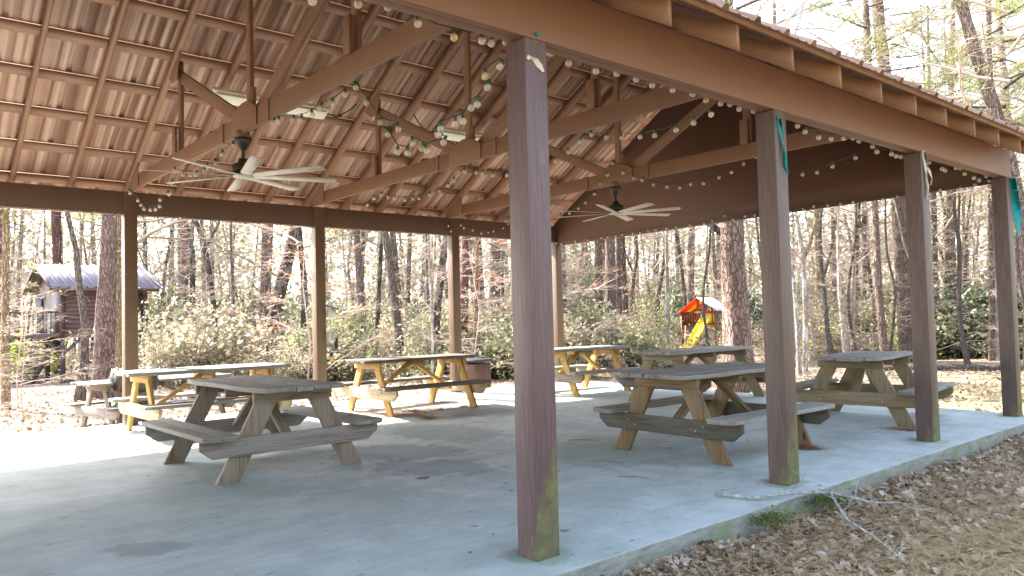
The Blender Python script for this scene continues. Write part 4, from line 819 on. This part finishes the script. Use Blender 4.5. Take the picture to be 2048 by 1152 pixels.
HL={ # key: bark, height, crown kind, label
'a1':('bark_moss',9,'bare','slim mossy tree at the left edge of the picture'),
'a2':('bark_grey',9,'bare','curving slender tree in front of the tree house'),
'a3':('bark_pine',20,'pine','big straight pine trunk covering the middle of the tree house'),
'a4':('bark_moss',14,'bare2','yellowish mossy trunk just behind the leftmost post'),
'a5':('bark_dark',11,'bare2','dark thin tree above the tree house ridge'),
'a6':('bark_dark',11,'bare2','dark thin tree right of the leftmost post, leaning left at its top'),
'a7':('bark_dark',10,'bare2','dark crooked tree arching left between the two leftmost posts'),
'a8':('bark_grey',9,'bare','very thin upright tree between the two leftmost posts'),
'a9':('bark_pine',18,'pine','straight pine trunk just left of the leaning ridged tree'),
'a10':('bark_dark',14,'bare2','thick ridged tree leaning right beside the second left post'),
'a11':('bark_dark',11,'bare2','dark upright tree hugging the left side of the second left post'),
'a12':('bark_pine',18,'pine','straight brown pine right of the electrical boxes'),
'a13':('bark_dark',11,'bare2','thin dark tree between the brown pine and the leaning grey pine'),
'a14':('bark_grey',16,'pine','grey ridged pine leaning left behind the table with the dark top'),
'a15':('bark_dark',13,'bare2','dark leaning tree left of the third left post'),
'a16':('bark_pale',8,'bare','pale skinny tree in front of the dark leaning one'),
'a17':('bark_red',19,'pine','reddish scaly pine just right of the third left post'),
'a18':('bark_orange',8,'bare','slim orange tinted tree right of the reddish pine'),
'a19':('bark_grey',9,'bare','thin grey tree just left of the nearest post'),
'b1':('bark_pine',18,'pine','pine trunk beside the far corner post'),
'b2':('bark_pine',19,'pine','left trunk of the cluster of four pines right of the nearest post'),
'b3':('bark_pine',20,'pine','widest trunk of the cluster of four pines'),
'b4':('bark_grey',19,'pine','thinnest trunk of the pine cluster, squeezed behind the widest'),
'b5':('bark_red',19,'pine','right hand reddish trunk of the pine cluster'),
'b6':('bark_pale',9,'bare','pale thin tree between the pine cluster and the play set'),
'b7':('bark_grey',12,'bare2','grey forked tree just left of the play set'),
'b8':('bark_big',22,'pine','very thick plated pine trunk right of the yellow slide'),
'c1':('bark_pale',9,'bare','pale twisted tree just right of the second right post'),
'c2':('bark_moss',12,'bare2','mossy brown tree beside the pale twisted one'),
'c3':('bark_grey',11,'bare2','grey tree above the left end of the greenish table'),
'c4':('bark_pale',6,'bare','short white barked tree rising behind the greenish table'),
'c5':('bark_dark',11,'bare2','dark forked tree behind the greenish table'),
'c6':('bark_pale',12,'bare2','pale mottled tree left of a brown pine'),
'c7':('bark_pine',18,'pine','brown pine behind the right end of the greenish table'),
'c8':('bark_pine',20,'pine','tall grey plated pine just left of the third right post, rising past the roof'),
'c9':('bark_grey',13,'bare2','grey tree half hidden by the third right post'),
'c10':('bark_pine',18,'bare2','clean straight pine on the open grass between the last two posts'),
'c11':('bark_dark',10,'bare2','thin dark dead tree right of the clean straight pine'),
'c12':('bark_pale',5,'bare','thin white tree just left of the corner post'),
'c13':('bark_pine',15,'pine','large pine leaning left above the roof at the right edge'),
'c14':('bark_pine',17,'pine','upright pine rising behind the corner post'),
'c15':('bark_grey',18,'bare2','slender trunk above the roof, left of the tall plated pine'),
'c16':('bark_grey',18,'bare2','slender trunk above the roof edge near the top centre right'),
}
for k,path in HT.items():
    bk,H,kind,lab=HL[k]; b=path[0]; t=thing('pine_tree' if kind=='pine' else 'bare_tree',tuple(b[:3]),lab,'tree')
    lp=[(p[0]-b[0],p[1]-b[1],p[2]-b[2],p[3]) for p in path]; sd=sum(map(ord,k))
    big=path[0][3]>.13; mb,Q,RR=trunk_mesh(lp,H-b[2],sd,n=18 if big else 10,r_end=.45 if kind=='pine' else .3); tr=mb.build('trunk',M[bk],t,True)
    rr=R_(sd)
    if kind=='pine':
        lo,nd=PCn[sd%4]; hc=9.5 if k not in ('c8','c10','c13','c14','c15','c16','c7','b8') else 6.0; i=min(range(len(Q)),key=lambda j:abs(Q[j].z-hc)); s_=rr.uniform(.9,1.25); rz=rr.uniform(0,6)
        c=child('crown',lo,t,tuple(Q[i]),s_,rz); child('needles',nd,c)
    else:
        i=min(range(len(Q)),key=lambda j:abs(Q[j].z-((4.2 if k in ('a1','a2') else 2.6) if kind=='bare' else (7.0 if k in ('c10','c15','c16') else 3.8)))); me=BC[sd%5] if kind=='bare' else BC2[sd%3]; s_=(H-3)/7.5*(.75 if kind=='bare' else .8); child('crown',me,t,tuple(Q[i]),s_,rr.uniform(0,6))
# forks and big limbs the photo shows on some of them
def extra(tname,segs,mat):
    o=[x for x in sc.objects if x.get('label')==HL[tname][3]][0]; m_=MB()
    for P in segs: m_.tube([(p[0]-o.location.x,p[1]-o.location.y,p[2]-o.location.z) for p in P],[p[3] for p in P],8,cap=False)
    m_.build('limb',M[mat],o,True)
extra('c1',[[(-8.43,18.0,2.6,.045),(-8.2,18.1,3.1,.05),(-7.9,18.2,4.2,.045),(-7.7,18.2,5.6,.03)]],'bark_moss')
extra('b8',[[(-6.1,10.75,2.9,.07),(-6.6,10.5,3.4,.06),(-7.3,10.3,3.7,.045),(-7.9,10.1,3.8,.02)],[(-6.0,10.7,3.5,.03),(-6.5,10.3,4.3,.02)]],'bark_dark')
extra('a7',[[(-25.4,7.05,4.2,.06),(-25.2,7.4,5.0,.05),(-24.9,7.7,6.2,.03)]],'bark_dark')
extra('a10',[[(-23.5,9.75,5.9,.07),(-23.9,8.6,5.3,.05),(-24.2,7.4,5.2,.035),(-24.4,6.3,6.0,.02)]],'bark_dark')
# woods behind: pines and bare trees one can tell apart
def blocked(x,y,rad=0):
    if -34<x<-25 and -1<y<7.5: return True
    if math.hypot(x-c0.x,y-c0.y)<5.5: return True
    a=math.degrees(math.atan2(y-CY,x-CX)); d=math.hypot(x-CX,y-CY)
    if 121.8<a<128.8 and d<37: return True
    if a>164.5 and d<33: return True
    if 155<a<159.5 and d<38: return True
    if 147<a<150.5 and d<29: return True
    return False
def vis(az,r): return (CX+r*math.cos(math.radians(az)),CY+r*math.sin(math.radians(az)))
TRp=[]
for i in range(5):
    rr=R_(70+i); lean=rr.uniform(-.06,.06); r=.11+.03*i
    mb,Q,RR=trunk_mesh([(0,0,0,r),(lean*3,0,3,r*.9),(lean*7,lean*3,7,r*.8)],19,i,n=8,r_end=.4); TRp.append((mesh_of(mb,'trunk',M[('bark_pine','bark_pine','bark_grey','bark_red','bark_pine')[i]]),tuple(Q[len(Q)//2+1])))
TRb=[]
for i in range(6):
    rr=R_(90+i); r=.055+.018*i; x=y=0; path=[(0,0,0,r)]
    for k in range(1,6): x+=rr.uniform(-.28,.28); y+=rr.uniform(-.28,.28); path.append((x,y,k*1.7,r*(1-k*.11)))
    mb,Q,RR=trunk_mesh(path,12,i+5,n=7,r_end=.3); 
    fk=R_(i); j=len(Q)//3; 
    if i%2==0: mb.tube([tuple(Q[j]),tuple(Q[j]+Vector((.5,.2,1.2))),tuple(Q[j]+Vector((.9,.5,3.2))),tuple(Q[j]+Vector((1.5,.6,6)))],[RR[j]*.7,RR[j]*.6,RR[j]*.45,.02],6,cap=False)
    TRb.append((mesh_of(mb,'trunk',M[('bark_dark','bark_grey','bark_pale','bark_dark','bark_grey','bark_dark')[i]]),tuple(Q[len(Q)//4])))
rr=R_(11); np_=nb_=0
pts=[]
def ok(x,y,dmin): 
    if blocked(x,y): return False
    for a,b in pts:
        if (a-x)**2+(b-y)**2<dmin*dmin: return False
    return True
for k,path in HT.items(): pts.append(tuple(path[0][:2]))
tries=0
while np_+nb_<235 and tries<9000:
    tries+=1; az_=rr.uniform(100,181); r=31+52*rr.random()**1.15
    if az_<121: r=max(r,31+rr.uniform(0,6))
    x,y=vis(az_,r)
    if not ok(x,y,.9): continue
    pts.append((x,y)); z=gz(x,y)-.05
    if rr.random()<(.40 if az_>120 else .40):
        me,top=TRp[np_%5]; np_+=1; t=thing('pine_tree',(x,y,z),'tall straight pine deep in the woods beyond the clearing','tree','pines deep in the woods',rr.uniform(0,6)); s_=rr.uniform(.75,1.2); child('trunk',me,t,s=s_)
        lo,nd=PCn[rr.randrange(4)]; c=child('crown',lo,t,tuple(q*s_ for q in top),rr.uniform(.9,1.3),rr.uniform(0,6)); child('needles',nd,c)
    else:
        me,top=TRb[nb_%6]; nb_+=1; t=thing('bare_tree',(x,y,z),'leafless hardwood tree deep in the woods beyond the clearing','tree','bare trees deep in the woods',rr.uniform(0,6)); s_=rr.uniform(.8,1.25); child('trunk',me,t,s=s_); child('crown',(BC2+BC)[rr.randrange(8)],t,tuple(q*s_ for q in top),rr.uniform(.8,1.25),rr.uniform(0,6))
# leafless saplings with layered twigs at the edge of the woods
SP=[]
for i in range(5):
    mb,tips=bare_crown(130+i,4.2,1.9,16,8,7,.016,.75,.0042); mb.tube([(0,0,-.3),(.08*(-1)**i,.05,.9),(-.1,.08*(-1)**i,2.2),(.05,-.08,3.2),(.2*(-1)**i,0,4.4)],[.026,.022,.016,.010,.003],6,cap=False)
    me=mesh_of(mb,'twigs',M['twig' if i!=3 else 'twig2']); g=np.random.default_rng(i); T=np.array(tips); C=T[g.integers(0,len(T),(260,120,500,90,160)[i])]+g.normal(size=((260,120,500,90,160)[i],3))*.03
    SP.append((me,leafcloud('leaves',C,.075,M[('leaf_pale','leaf_lime','leaf_rust','leaf_pale','leaf_pale')[i]],rs=i)))
SPm=[(-15.6,-1.0,0,.8),(-16.5,.0,1,.75),(-13.8,-.3,0,.5)]
n=0
def sapling(x,y,i,s_,lab=None,grp='leafless saplings at the edge of the woods'):
    t=thing('sapling',(x,y,gz(x,y)),lab or 'leafless sapling with layered pale twigs at the edge of the woods','sapling',None if lab else grp,rr.uniform(0,6)); me,lv=SP[i]; c=child('twigs',me,t,s=s_); child('leaves',lv,c)
labs=['pale twiggy sapling in front of the tree house porch','lime leaved sapling at the far left','low twiggy sapling between the outdoor table and the left edge']
for (x,y,i,s_),l in zip(SPm,labs): sapling(x,y,i,s_,l)
sapling(-22.8,8.0,2,.75,'sapling with rust red leaves left of the ridged leaning tree'); sapling(-22.6,6.0,2,.8,'smaller rust leaved sapling between the two leftmost posts')
while n<48:
    az_=rr.uniform(101,180); r=19+24*rr.random()**1.2
    if az_<122: r=max(r,29)
    x,y=vis(az_,r)
    if blocked(x,y): continue
    if az_>163 and r<37: continue
    if 120<az_<131 and r<38: continue
    n+=1; sapling(x,y,rr.choice((0,0,3,4,4,1)) if rr.random()<.93 else 2,rr.uniform(.8,1.5))
# evergreen and dry shrubs
SH=[]
for i in range(8):
    g=np.random.default_rng(200+i); cl=[];nc=34
    for k in range(nc):
        u=g.normal(size=3); u/=np.linalg.norm(u); rr_=g.uniform(.35,1); c=u*rr_*np.array([1.15,1.15,.95]); c[2]=abs(c[2])*1.05+.15; cl.append(c)
    cl=np.array(cl); N=3000; ci=g.integers(0,nc,N); C=cl[ci]+g.normal(size=(N,3))*np.array([.24,.24,.15])*g.uniform(.5,1.2,nc)[ci][:,None]; C[:,2]=np.maximum(C[:,2],.02)
    mb=MB(); r2=R_(i)
    for c in cl[:16]: limb(mb,r2,(r2.uniform(-.1,.1),r2.uniform(-.1,.1),-.15),(c[0],c[1],c[2]+.5),float(np.linalg.norm(c))*1.1,.018,4,wob=.15,seg=4)
    kind=('leaf_olive','leaf_dark','leaf_olive','leaf_pale','leaf_dark','leaf_olive','leaf_pale','leaf_lime')[i]
    SH.append((mesh_of(mb,'stems',M['twig2']),leafcloud('foliage',C,.10 if i!=4 else .13,M[kind],rs=i,flat=.35)))
n=0
DESC={'leaf_olive':'olive','leaf_dark':'dark','leaf_pale':'dry','leaf_lime':'lime'}
while n<165:
    az_=rr.uniform(100,181); r=22+20*rr.random()**1.3
    if n<60: r=21+7*rr.random()
    if az_<121: r=max(r,32+rr.uniform(0,4))
    elif az_<131: r=max(r,38)
    elif az_>165: r=max(r,35 if az_<174 else 27)
    x,y=vis(az_,r)
    if blocked(x,y): continue
    w_=[3,2,3,2,2,3,2,.5]
    if az_>145: w_=[1.6,.5,1.2,6,.4,1.2,6,.9]
    if az_>145 and rr.random()<.35: continue
    if az_<122: w_=[3,5,2,1,6,2,1,.6]
    i=rr.choices(range(8),w_)[0]; n+=1
    t=thing('shrub',(x,y,gz(x,y)),'leafy shrub in the undergrowth at the edge of the woods','shrub','shrubs in the undergrowth',rr.uniform(0,6)); s_=rr.uniform(.7,1.5)*(1.25 if r>30 else 1); t.scale=(s_*rr.uniform(.9,1.3),s_,s_*rr.uniform(.9,1.5)); st,fo=SH[i]; c=child('stems',st,t); child('foliage',fo,c)
n=0
while n<46:
    az_=rr.uniform(101,166); r=rr.uniform(32,52); x,y=vis(az_,r)
    if blocked(x,y) or (az_<122 and r<37): continue
    n+=1; i=rr.choice((0,1,2,4,5,1)); t=thing('evergreen_tree',(x,y,gz(x,y)),'tall leafy evergreen growing among the trunks in the woods','tree','leafy evergreens among the trunks',rr.uniform(0,6)); s_=rr.uniform(1.3,2.0); t.scale=(s_,s_,s_*rr.uniform(1.5,2.1)); st,fo=SH[i]; c=child('stems',st,t); child('crown',fo,c)
for (x,y,H_,l) in ((-3.2,24.5,4.2,'leafless tree spreading pale twigs over the right end of the roof'),(-9.3,23.2,4.6,'leafless tree with twigs above the roof beside the tall plated pine'),(-13.6,21.0,4.8,'leafless tree with twigs above the middle of the roof edge')):
    t=thing('bare_tree',(x,y,gz(x,y)),l,'tree'); me,top=TRb[1]; child('trunk',me,t,s=.8); child('crown',BC2[0],t,(top[0]*.8,top[1]*.8,H_),1.2,x); child('crown',BC[1],t,(top[0],top[1],H_+1.5),1.5,y)
for k in range(8):
    x,y=vis(106+2.6*k+rr.uniform(-.8,.8),rr.uniform(20,31))
    if blocked(x,y) or (x<-1 and y<12): continue
    t=thing('bare_tree',(x,y,gz(x,y)),'slim leafless tree whose twigs spread above the roof edge','tree','slim leafless trees above the roof edge',rr.uniform(0,6)); me,top=TRb[(1,4,2)[k%3]]; child('trunk',me,t,s=.7); child('crown',BC[k%3],t,(top[0]*.7,top[1]*.7,rr.uniform(4,6)),rr.uniform(1.1,1.5),k)
# lime shrubs that catch the light
for (x,y,s_,l) in ((-27,7.6,1.1,'bright lime shrub right of the tree house'),(-23.9,10.6,.9,'lime green shrub behind the leaning ridged tree'),(-19.3,13.2,.9,'lime shrub deep behind the table with the dark top')):
    t=thing('shrub',(x,y,gz(x,y)),l,'shrub'); t.scale=(s_,s_,s_*1.3); c=child('stems',SH[7][0],t); child('foliage',SH[7][1],c)
# far woods: nobody could count its leaves
g=np.random.default_rng(9); N=115000; azs=np.radians(g.uniform(94,188,N)); r=58+55*g.random(N)**.9; hmax=17+4*np.sin(azs*31)+3*np.sin(azs*77+1); z=g.random(N)**1.15*hmax
cx_=CX+r*np.cos(azs); cy_=CY+r*np.sin(azs); C=np.stack([cx_,cy_,-1.9+z],-1); cn=g.integers(0,4200,N)
cent=C[g.integers(0,N,4200)]; C=cent[cn]+g.normal(size=(N,3))*np.array([1.3,1.3,.8]); C[:,2]=np.maximum(C[:,2],-1.8)
fw=link(D.objects.new('far_woods',leafcloud('far_woods',C,.60,leafmat('far_foliage',[(.17,.185,.10),(.28,.28,.17),(.38,.35,.26),(.23,.245,.14)],.5),rs=3,asp=.5))); tag(fw,'hazy mass of distant woods behind all the tree trunks','woods',kind='stuff')
# unseen rest of the woods behind and right of the photographer, added to cut skylight
N=20000; azs=np.radians(g.uniform(-128,92,N)); r=30+16*g.random(N); cn=g.integers(0,500,N); c5=np.stack([CX+r*np.cos(azs),CY+r*np.sin(azs),-1+17*g.random(N)],-1)[:500]
wb=link(D.objects.new('near_woods',leafcloud('near_woods',c5[cn]+g.normal(size=(N,3))*1.3,1.3,D.materials['far_foliage'],rs=13,asp=.6))); tag(wb,'woods closing in behind and to the right of the viewpoint','woods',kind='stuff')
# undergrowth mass low down
N=42000; azs=np.radians(g.uniform(98,182,N)); r=27+34*g.random(N); r=np.where((np.degrees(azs)<121)&(r<35),r+9,r); cn=g.integers(0,1500,N)
cent=np.stack([CX+r*np.cos(azs),CY+r*np.sin(azs)],-1)[:1500]; ca=np.degrees(np.arctan2(cent[:,1]-CY,cent[:,0]-CX)); cr_=np.hypot(cent[:,0]-CX,cent[:,1]-CY); bad=(ca>165)&(cr_<35); cent[bad]=cent[~bad][:bad.sum()]; xy=cent[cn]+g.normal(size=(N,2))*.9; zz=np.array([gz(a,b) for a,b in xy])+np.abs(g.normal(size=N))*.55
ug=link(D.objects.new('undergrowth',leafcloud('undergrowth',np.c_[xy,zz],.16,M['leaf_pale'],rs=8,flat=.3))); tag(ug,'low tangle of dry undergrowth between the trunks','undergrowth',kind='stuff')

# ---------------- litter, straw, branch ----------------
LT=np.array([(-.5,0),(-.30,.10),(-.16,.30),(-.05,.14),(.12,.34),(.22,.13),(.36,.20),(.5,0)]) # half outline of a lobed leaf
def leaves(P,size,rs,curl=.35,tilt=.5):
    g=np.random.default_rng(rs); n=len(P); k=len(LT); up=np.c_[LT,np.zeros(k)]; dn=np.c_[LT[1:-1]*[1,-1],np.zeros(k-2)]
    T=np.concatenate([up,dn]); m_=len(T); s=size*g.uniform(.65,1.25,n); s*=np.where(g.random(n)<.15,1.5,1); cu=g.uniform(.1,1,n)*curl; V=np.repeat(T[None],n,0)
    V[:,:,2]=cu[:,None]*(np.abs(V[:,:,1])*1.1+V[:,:,0]**2*g.choice([-1,1],n)[:,None]); V*=s[:,None,None]
    a=g.uniform(0,TAU,n); tx=g.normal(size=n)*tilt; ty=g.normal(size=n)*tilt
    def rot(V,ax,t):
        c,s_=np.cos(t)[:,None],np.sin(t)[:,None]; i,j=[(1,2),(2,0),(0,1)][ax]; W_=V.copy(); W_[:,:,i]=V[:,:,i]*c-V[:,:,j]*s_; W_[:,:,j]=V[:,:,i]*s_+V[:,:,j]*c; return W_
    V=rot(rot(rot(V,0,tx),1,ty),2,a)+P[:,None,:]
    f1=list(range(k)); f2=[0]+[k-1]+list(range(m_-1,k-1,-1)); base=np.arange(n)[:,None]*m_; idx=np.concatenate([base+np.array(f1)[None],base+np.array(f2)[None]],1).ravel().astype(np.int32)
    return V.reshape(-1,3),np.full(2*n,k,dtype=np.int32),idx
def gnear(x,y): return -.2+.05*np.clip(x+1.2,0,1)*np.clip((7-x)/3,0,1)*np.clip((13-y)/4,0,1)
def stuff(name,V,cnt,idx,mat,label,cat):
    me=D.meshes.new(name); mesh_raw(me,V,cnt,idx); me.materials.append(mat); o=link(D.objects.new(name,me)); tag(o,label,cat,kind='stuff'); return o
g=np.random.default_rng(4)
N=12500; x=.24+np.where(g.random(N)<.10,g.uniform(0,4.5,N),g.exponential(.34,N)); y=g.uniform(-1.2,9.5,N); keep=(x<5); x,y=x[keep],y[keep]
hp=.5+.5*np.sin(y*2.1+np.sin(y*5)); z=gnear(x,y)+g.random(len(x))*.025+np.exp(-(x-.23)/.16)*.05*hp; q=(g.random(len(x))<.45+.55*hp)|(x>.6); x,y,z=x[q],y[q],z[q]
stuff('fallen_leaves',*leaves(np.c_[x,y,z],.066,1),M['litter'],'brown curled oak leaves banked against the right edge of the slab','fallen leaves')
def straw(P,L,wd,rs,flat=.12):
    g=np.random.default_rng(rs); n=len(P); a=g.uniform(0,TAU,n); t=g.normal(size=n)*flat; l=L*g.uniform(.6,1.2,n)
    d=np.stack([np.cos(a)*np.cos(t),np.sin(a)*np.cos(t),np.sin(t)],-1)*l[:,None]; s=np.stack([-np.sin(a),np.cos(a),np.zeros(n)],-1)*wd; bend=s*g.uniform(-6,6,n)[:,None]
    V=np.stack([P-d/2-s/2,P-d/2+s/2,P+bend+s/2,P+d/2,P+bend-s/2],1).reshape(-1,3); idx=(np.arange(n)[:,None]*5+np.array([0,1,2,3,4])[None]).ravel().astype(np.int32)
    return V,np.full(n,5,dtype=np.int32),idx
N=95000; x=g.uniform(.3,5.2,N); y=g.uniform(-1.5,9.5,N); z=gnear(x,y)+g.random(N)*.045
stuff('pine_needles',*straw(np.c_[x,y,z],.16,.0032,2),M['straw'],'tan pine needles strewn over the ground beside the slab','pine needles')
P=[]
for (a,b,sx,sy,ang,n) in ((-6.2,3.35,.55,.13,1.3,2300),(-6.9,4.1,.5,.09,1.4,1200),(-5.85,3.0,.2,.08,1.2,400),(-5.42,3.0,.1,.05,0,200),(-.72,4.0,.09,.05,.4,420),(-.5,5.7,.12,.05,.2,300),(-5.3,1.6,.3,.06,1,300),(-7.1,1.9,.5,.1,1.2,700),(-.78,6.95,.1,.05,0,200)):
    u=g.normal(size=n)*sx; v=g.normal(size=n)*sy; P.append(np.c_[a+u*math.cos(ang)-v*math.sin(ang),b+u*math.sin(ang)+v*math.cos(ang),.004+g.random(n)*.022])
stuff('pine_straw',*straw(np.concatenate(P),.13,.0035,3,.2),M['straw_red'],'reddish pine straw drifts around the table feet on the slab','pine straw')
N=20000; azs=np.radians(g.uniform(97,176,N)); r=10+16*g.random(N); x=CX+r*np.cos(azs); y=CY+r*np.sin(azs); keep=((x<-8.4)|(y>8.7)); x,y,r=x[keep],y[keep],r[keep]
z=-.2-.016*np.maximum(0,r-9)+.02; stuff('scattered_leaves',*leaves(np.c_[x,y,z],.085,5),M['litter'],'scattered leaves on the sunlit forest floor beyond the slab','scattered leaves')
# fine twigs of the thickets between the trunks
N=85000; azs=np.radians(g.uniform(98,181,N)); r=27+38*g.random(N); ad=np.degrees(azs); r=np.where((ad<121)&(r<33),r+9,r); r=np.where((ad>164.5)&(r<36),r+14,r); r=np.where((ad>121.5)&(ad<129)&(r<38),r+13,r)
cn=g.integers(0,2500,N); hh=np.stack([CX+r*np.cos(azs),CY+r*np.sin(azs),-.9+10*g.random(N)**1.2],-1)[:2500]; V,cnt,idx=straw(hh[cn]+g.normal(size=(N,3))*np.array([1.0,1.0,.7]),.85,.010,9,.45)
stuff('thicket_twigs',V,cnt,idx,M['twig'],'fine tangle of pale bare twigs filling the woods','thicket')
# thin scatter on the slab
N=110; x=g.uniform(-7.5,0,N); y=g.uniform(-1,7,N); stuff('slab_debris',*leaves(np.c_[x,y,np.full(N,0.006)],.024,6,.2,.08),plain('dark_debris',(.05,.045,.04),.8),'tiny dark leaf scraps on the concrete slab','debris')
br=thing('fallen_branch',(.35,2.4,0),'pale lichen covered branch lying across the slab edge onto the leaves','branch')
m_=MB(); Lc=[(-.185,1.84,.022),(-.05,1.88,.022),(.086,1.91,.022),(.13,2.02,.03),(.241,2.197,.035),(.348,2.40,.02),(.464,2.447,0),(.586,2.516,-.03),(.70,2.67,-.04),(.83,2.61,-.055),(.88,2.75,-.06)]
m_.tube(rel(br,Lc),[.012,.013,.011,.010,.010,.010,.008,.007,.005,.004,.002],8); L2=[(.348,2.40,.018),(.50,2.21,-.01),(.64,2.05,-.05),(.835,1.93,-.075),(1.03,1.75,-.085),(1.21,1.55,-.09)]; m_.tube(rel(br,L2),[.010,.009,.008,.006,.004,.002],7)
rr=R_(8)
for P in (Lc[3:],L2):
    for k in range(10):
        i=rr.randrange(0,len(P)-1); b=Vector(P[i]).lerp(Vector(P[i+1]),rr.random()); d=Vector((rr.uniform(-1,1),rr.uniform(-1,1),rr.uniform(.0,1.1))); limb(m_,rr,Vector(rel(br,[b])[0]),d,rr.uniform(.08,.26),.0035,4,wob=.35,seg=4)
m_.build('bark',plain('lichen_bark',(.33,.36,.33),.85,.1,0,.5,26),br,True)
for i,(x,y,a,L,l) in enumerate(((-1.02,1.95,.5,.25,'thin dark twig on the slab left of the fallen branch'),(-1.6,2.3,.3,.3,'thin twig on the slab nearer the nearest post'),(-2.6,3.0,.7,.3,'thin twig lying on the slab past the nearest post'))):
    m_=MB(); m_.tube([(-L/2,0,.004),(0,.015,.006),(L/2,-.01,.004)],[.003,.004,.002],6); o=m_.build('twig',M['twig2']); o.location=(x,y,0); o.rotation_euler=(0,0,a); tag(o,l,'twig')
# moss tufts at the slab edge
moss=leafmat('moss',[(.07,.10,.02),(.12,.15,.035),(.18,.20,.06)],.2)
for (x,y,l) in ((.27,2.45,'green moss tuft at the slab edge under the fallen branch'),(.28,1.75,'green moss tuft among leaves left of the branch')):
    n=900; C=np.c_[g.normal(size=n)*.06,g.normal(size=n)*.10,np.abs(g.normal(size=n))*.03]; o=link(D.objects.new('moss_tuft',leafcloud('moss_tuft',C,.024,moss,rs=3,asp=.3))); o.location=(x,y,-.07); tag(o,l,'moss tuft',kind='thing')
def stone(x,y,s_,l):
    m_=MB(); rr=R_(int(x*100)); m_.lathe([(s_*.5,-.01),(s_*(.9+rr.random()*.2),s_*.25),(s_*.75,s_*.55),(s_*.3,s_*.7)],9); o=m_.build('stone',plain('pale_stone',(.42,.40,.37),.8),None,True); o.location=(x,y,-.125); tag(o,l,'stone')
stone(1.55,3.0,.03,'small pale stone on the pine needles at the right'); stone(.75,1.5,.03,'small pale stone below the fallen branch')
for (xa,ya,L,a,l) in ((-5.2,20.5,6,.55,'long low log lying across the clearing behind the thick pine'),(-12.5,17.5,5,.6,'low log edging behind the cluster of pines')):
    m_=MB(); m_.tube([(-L/2,0,.08),(-L/6,.1,.09),(L/6,-.05,.08),(L/2,.05,.07)],[.10,.11,.10,.08],10); o=m_.build('log',M['bark_grey'],None,True); o.location=(xa,ya,gz(xa,ya)-.02); o.rotation_euler=(0,0,a); tag(o,l,'log')
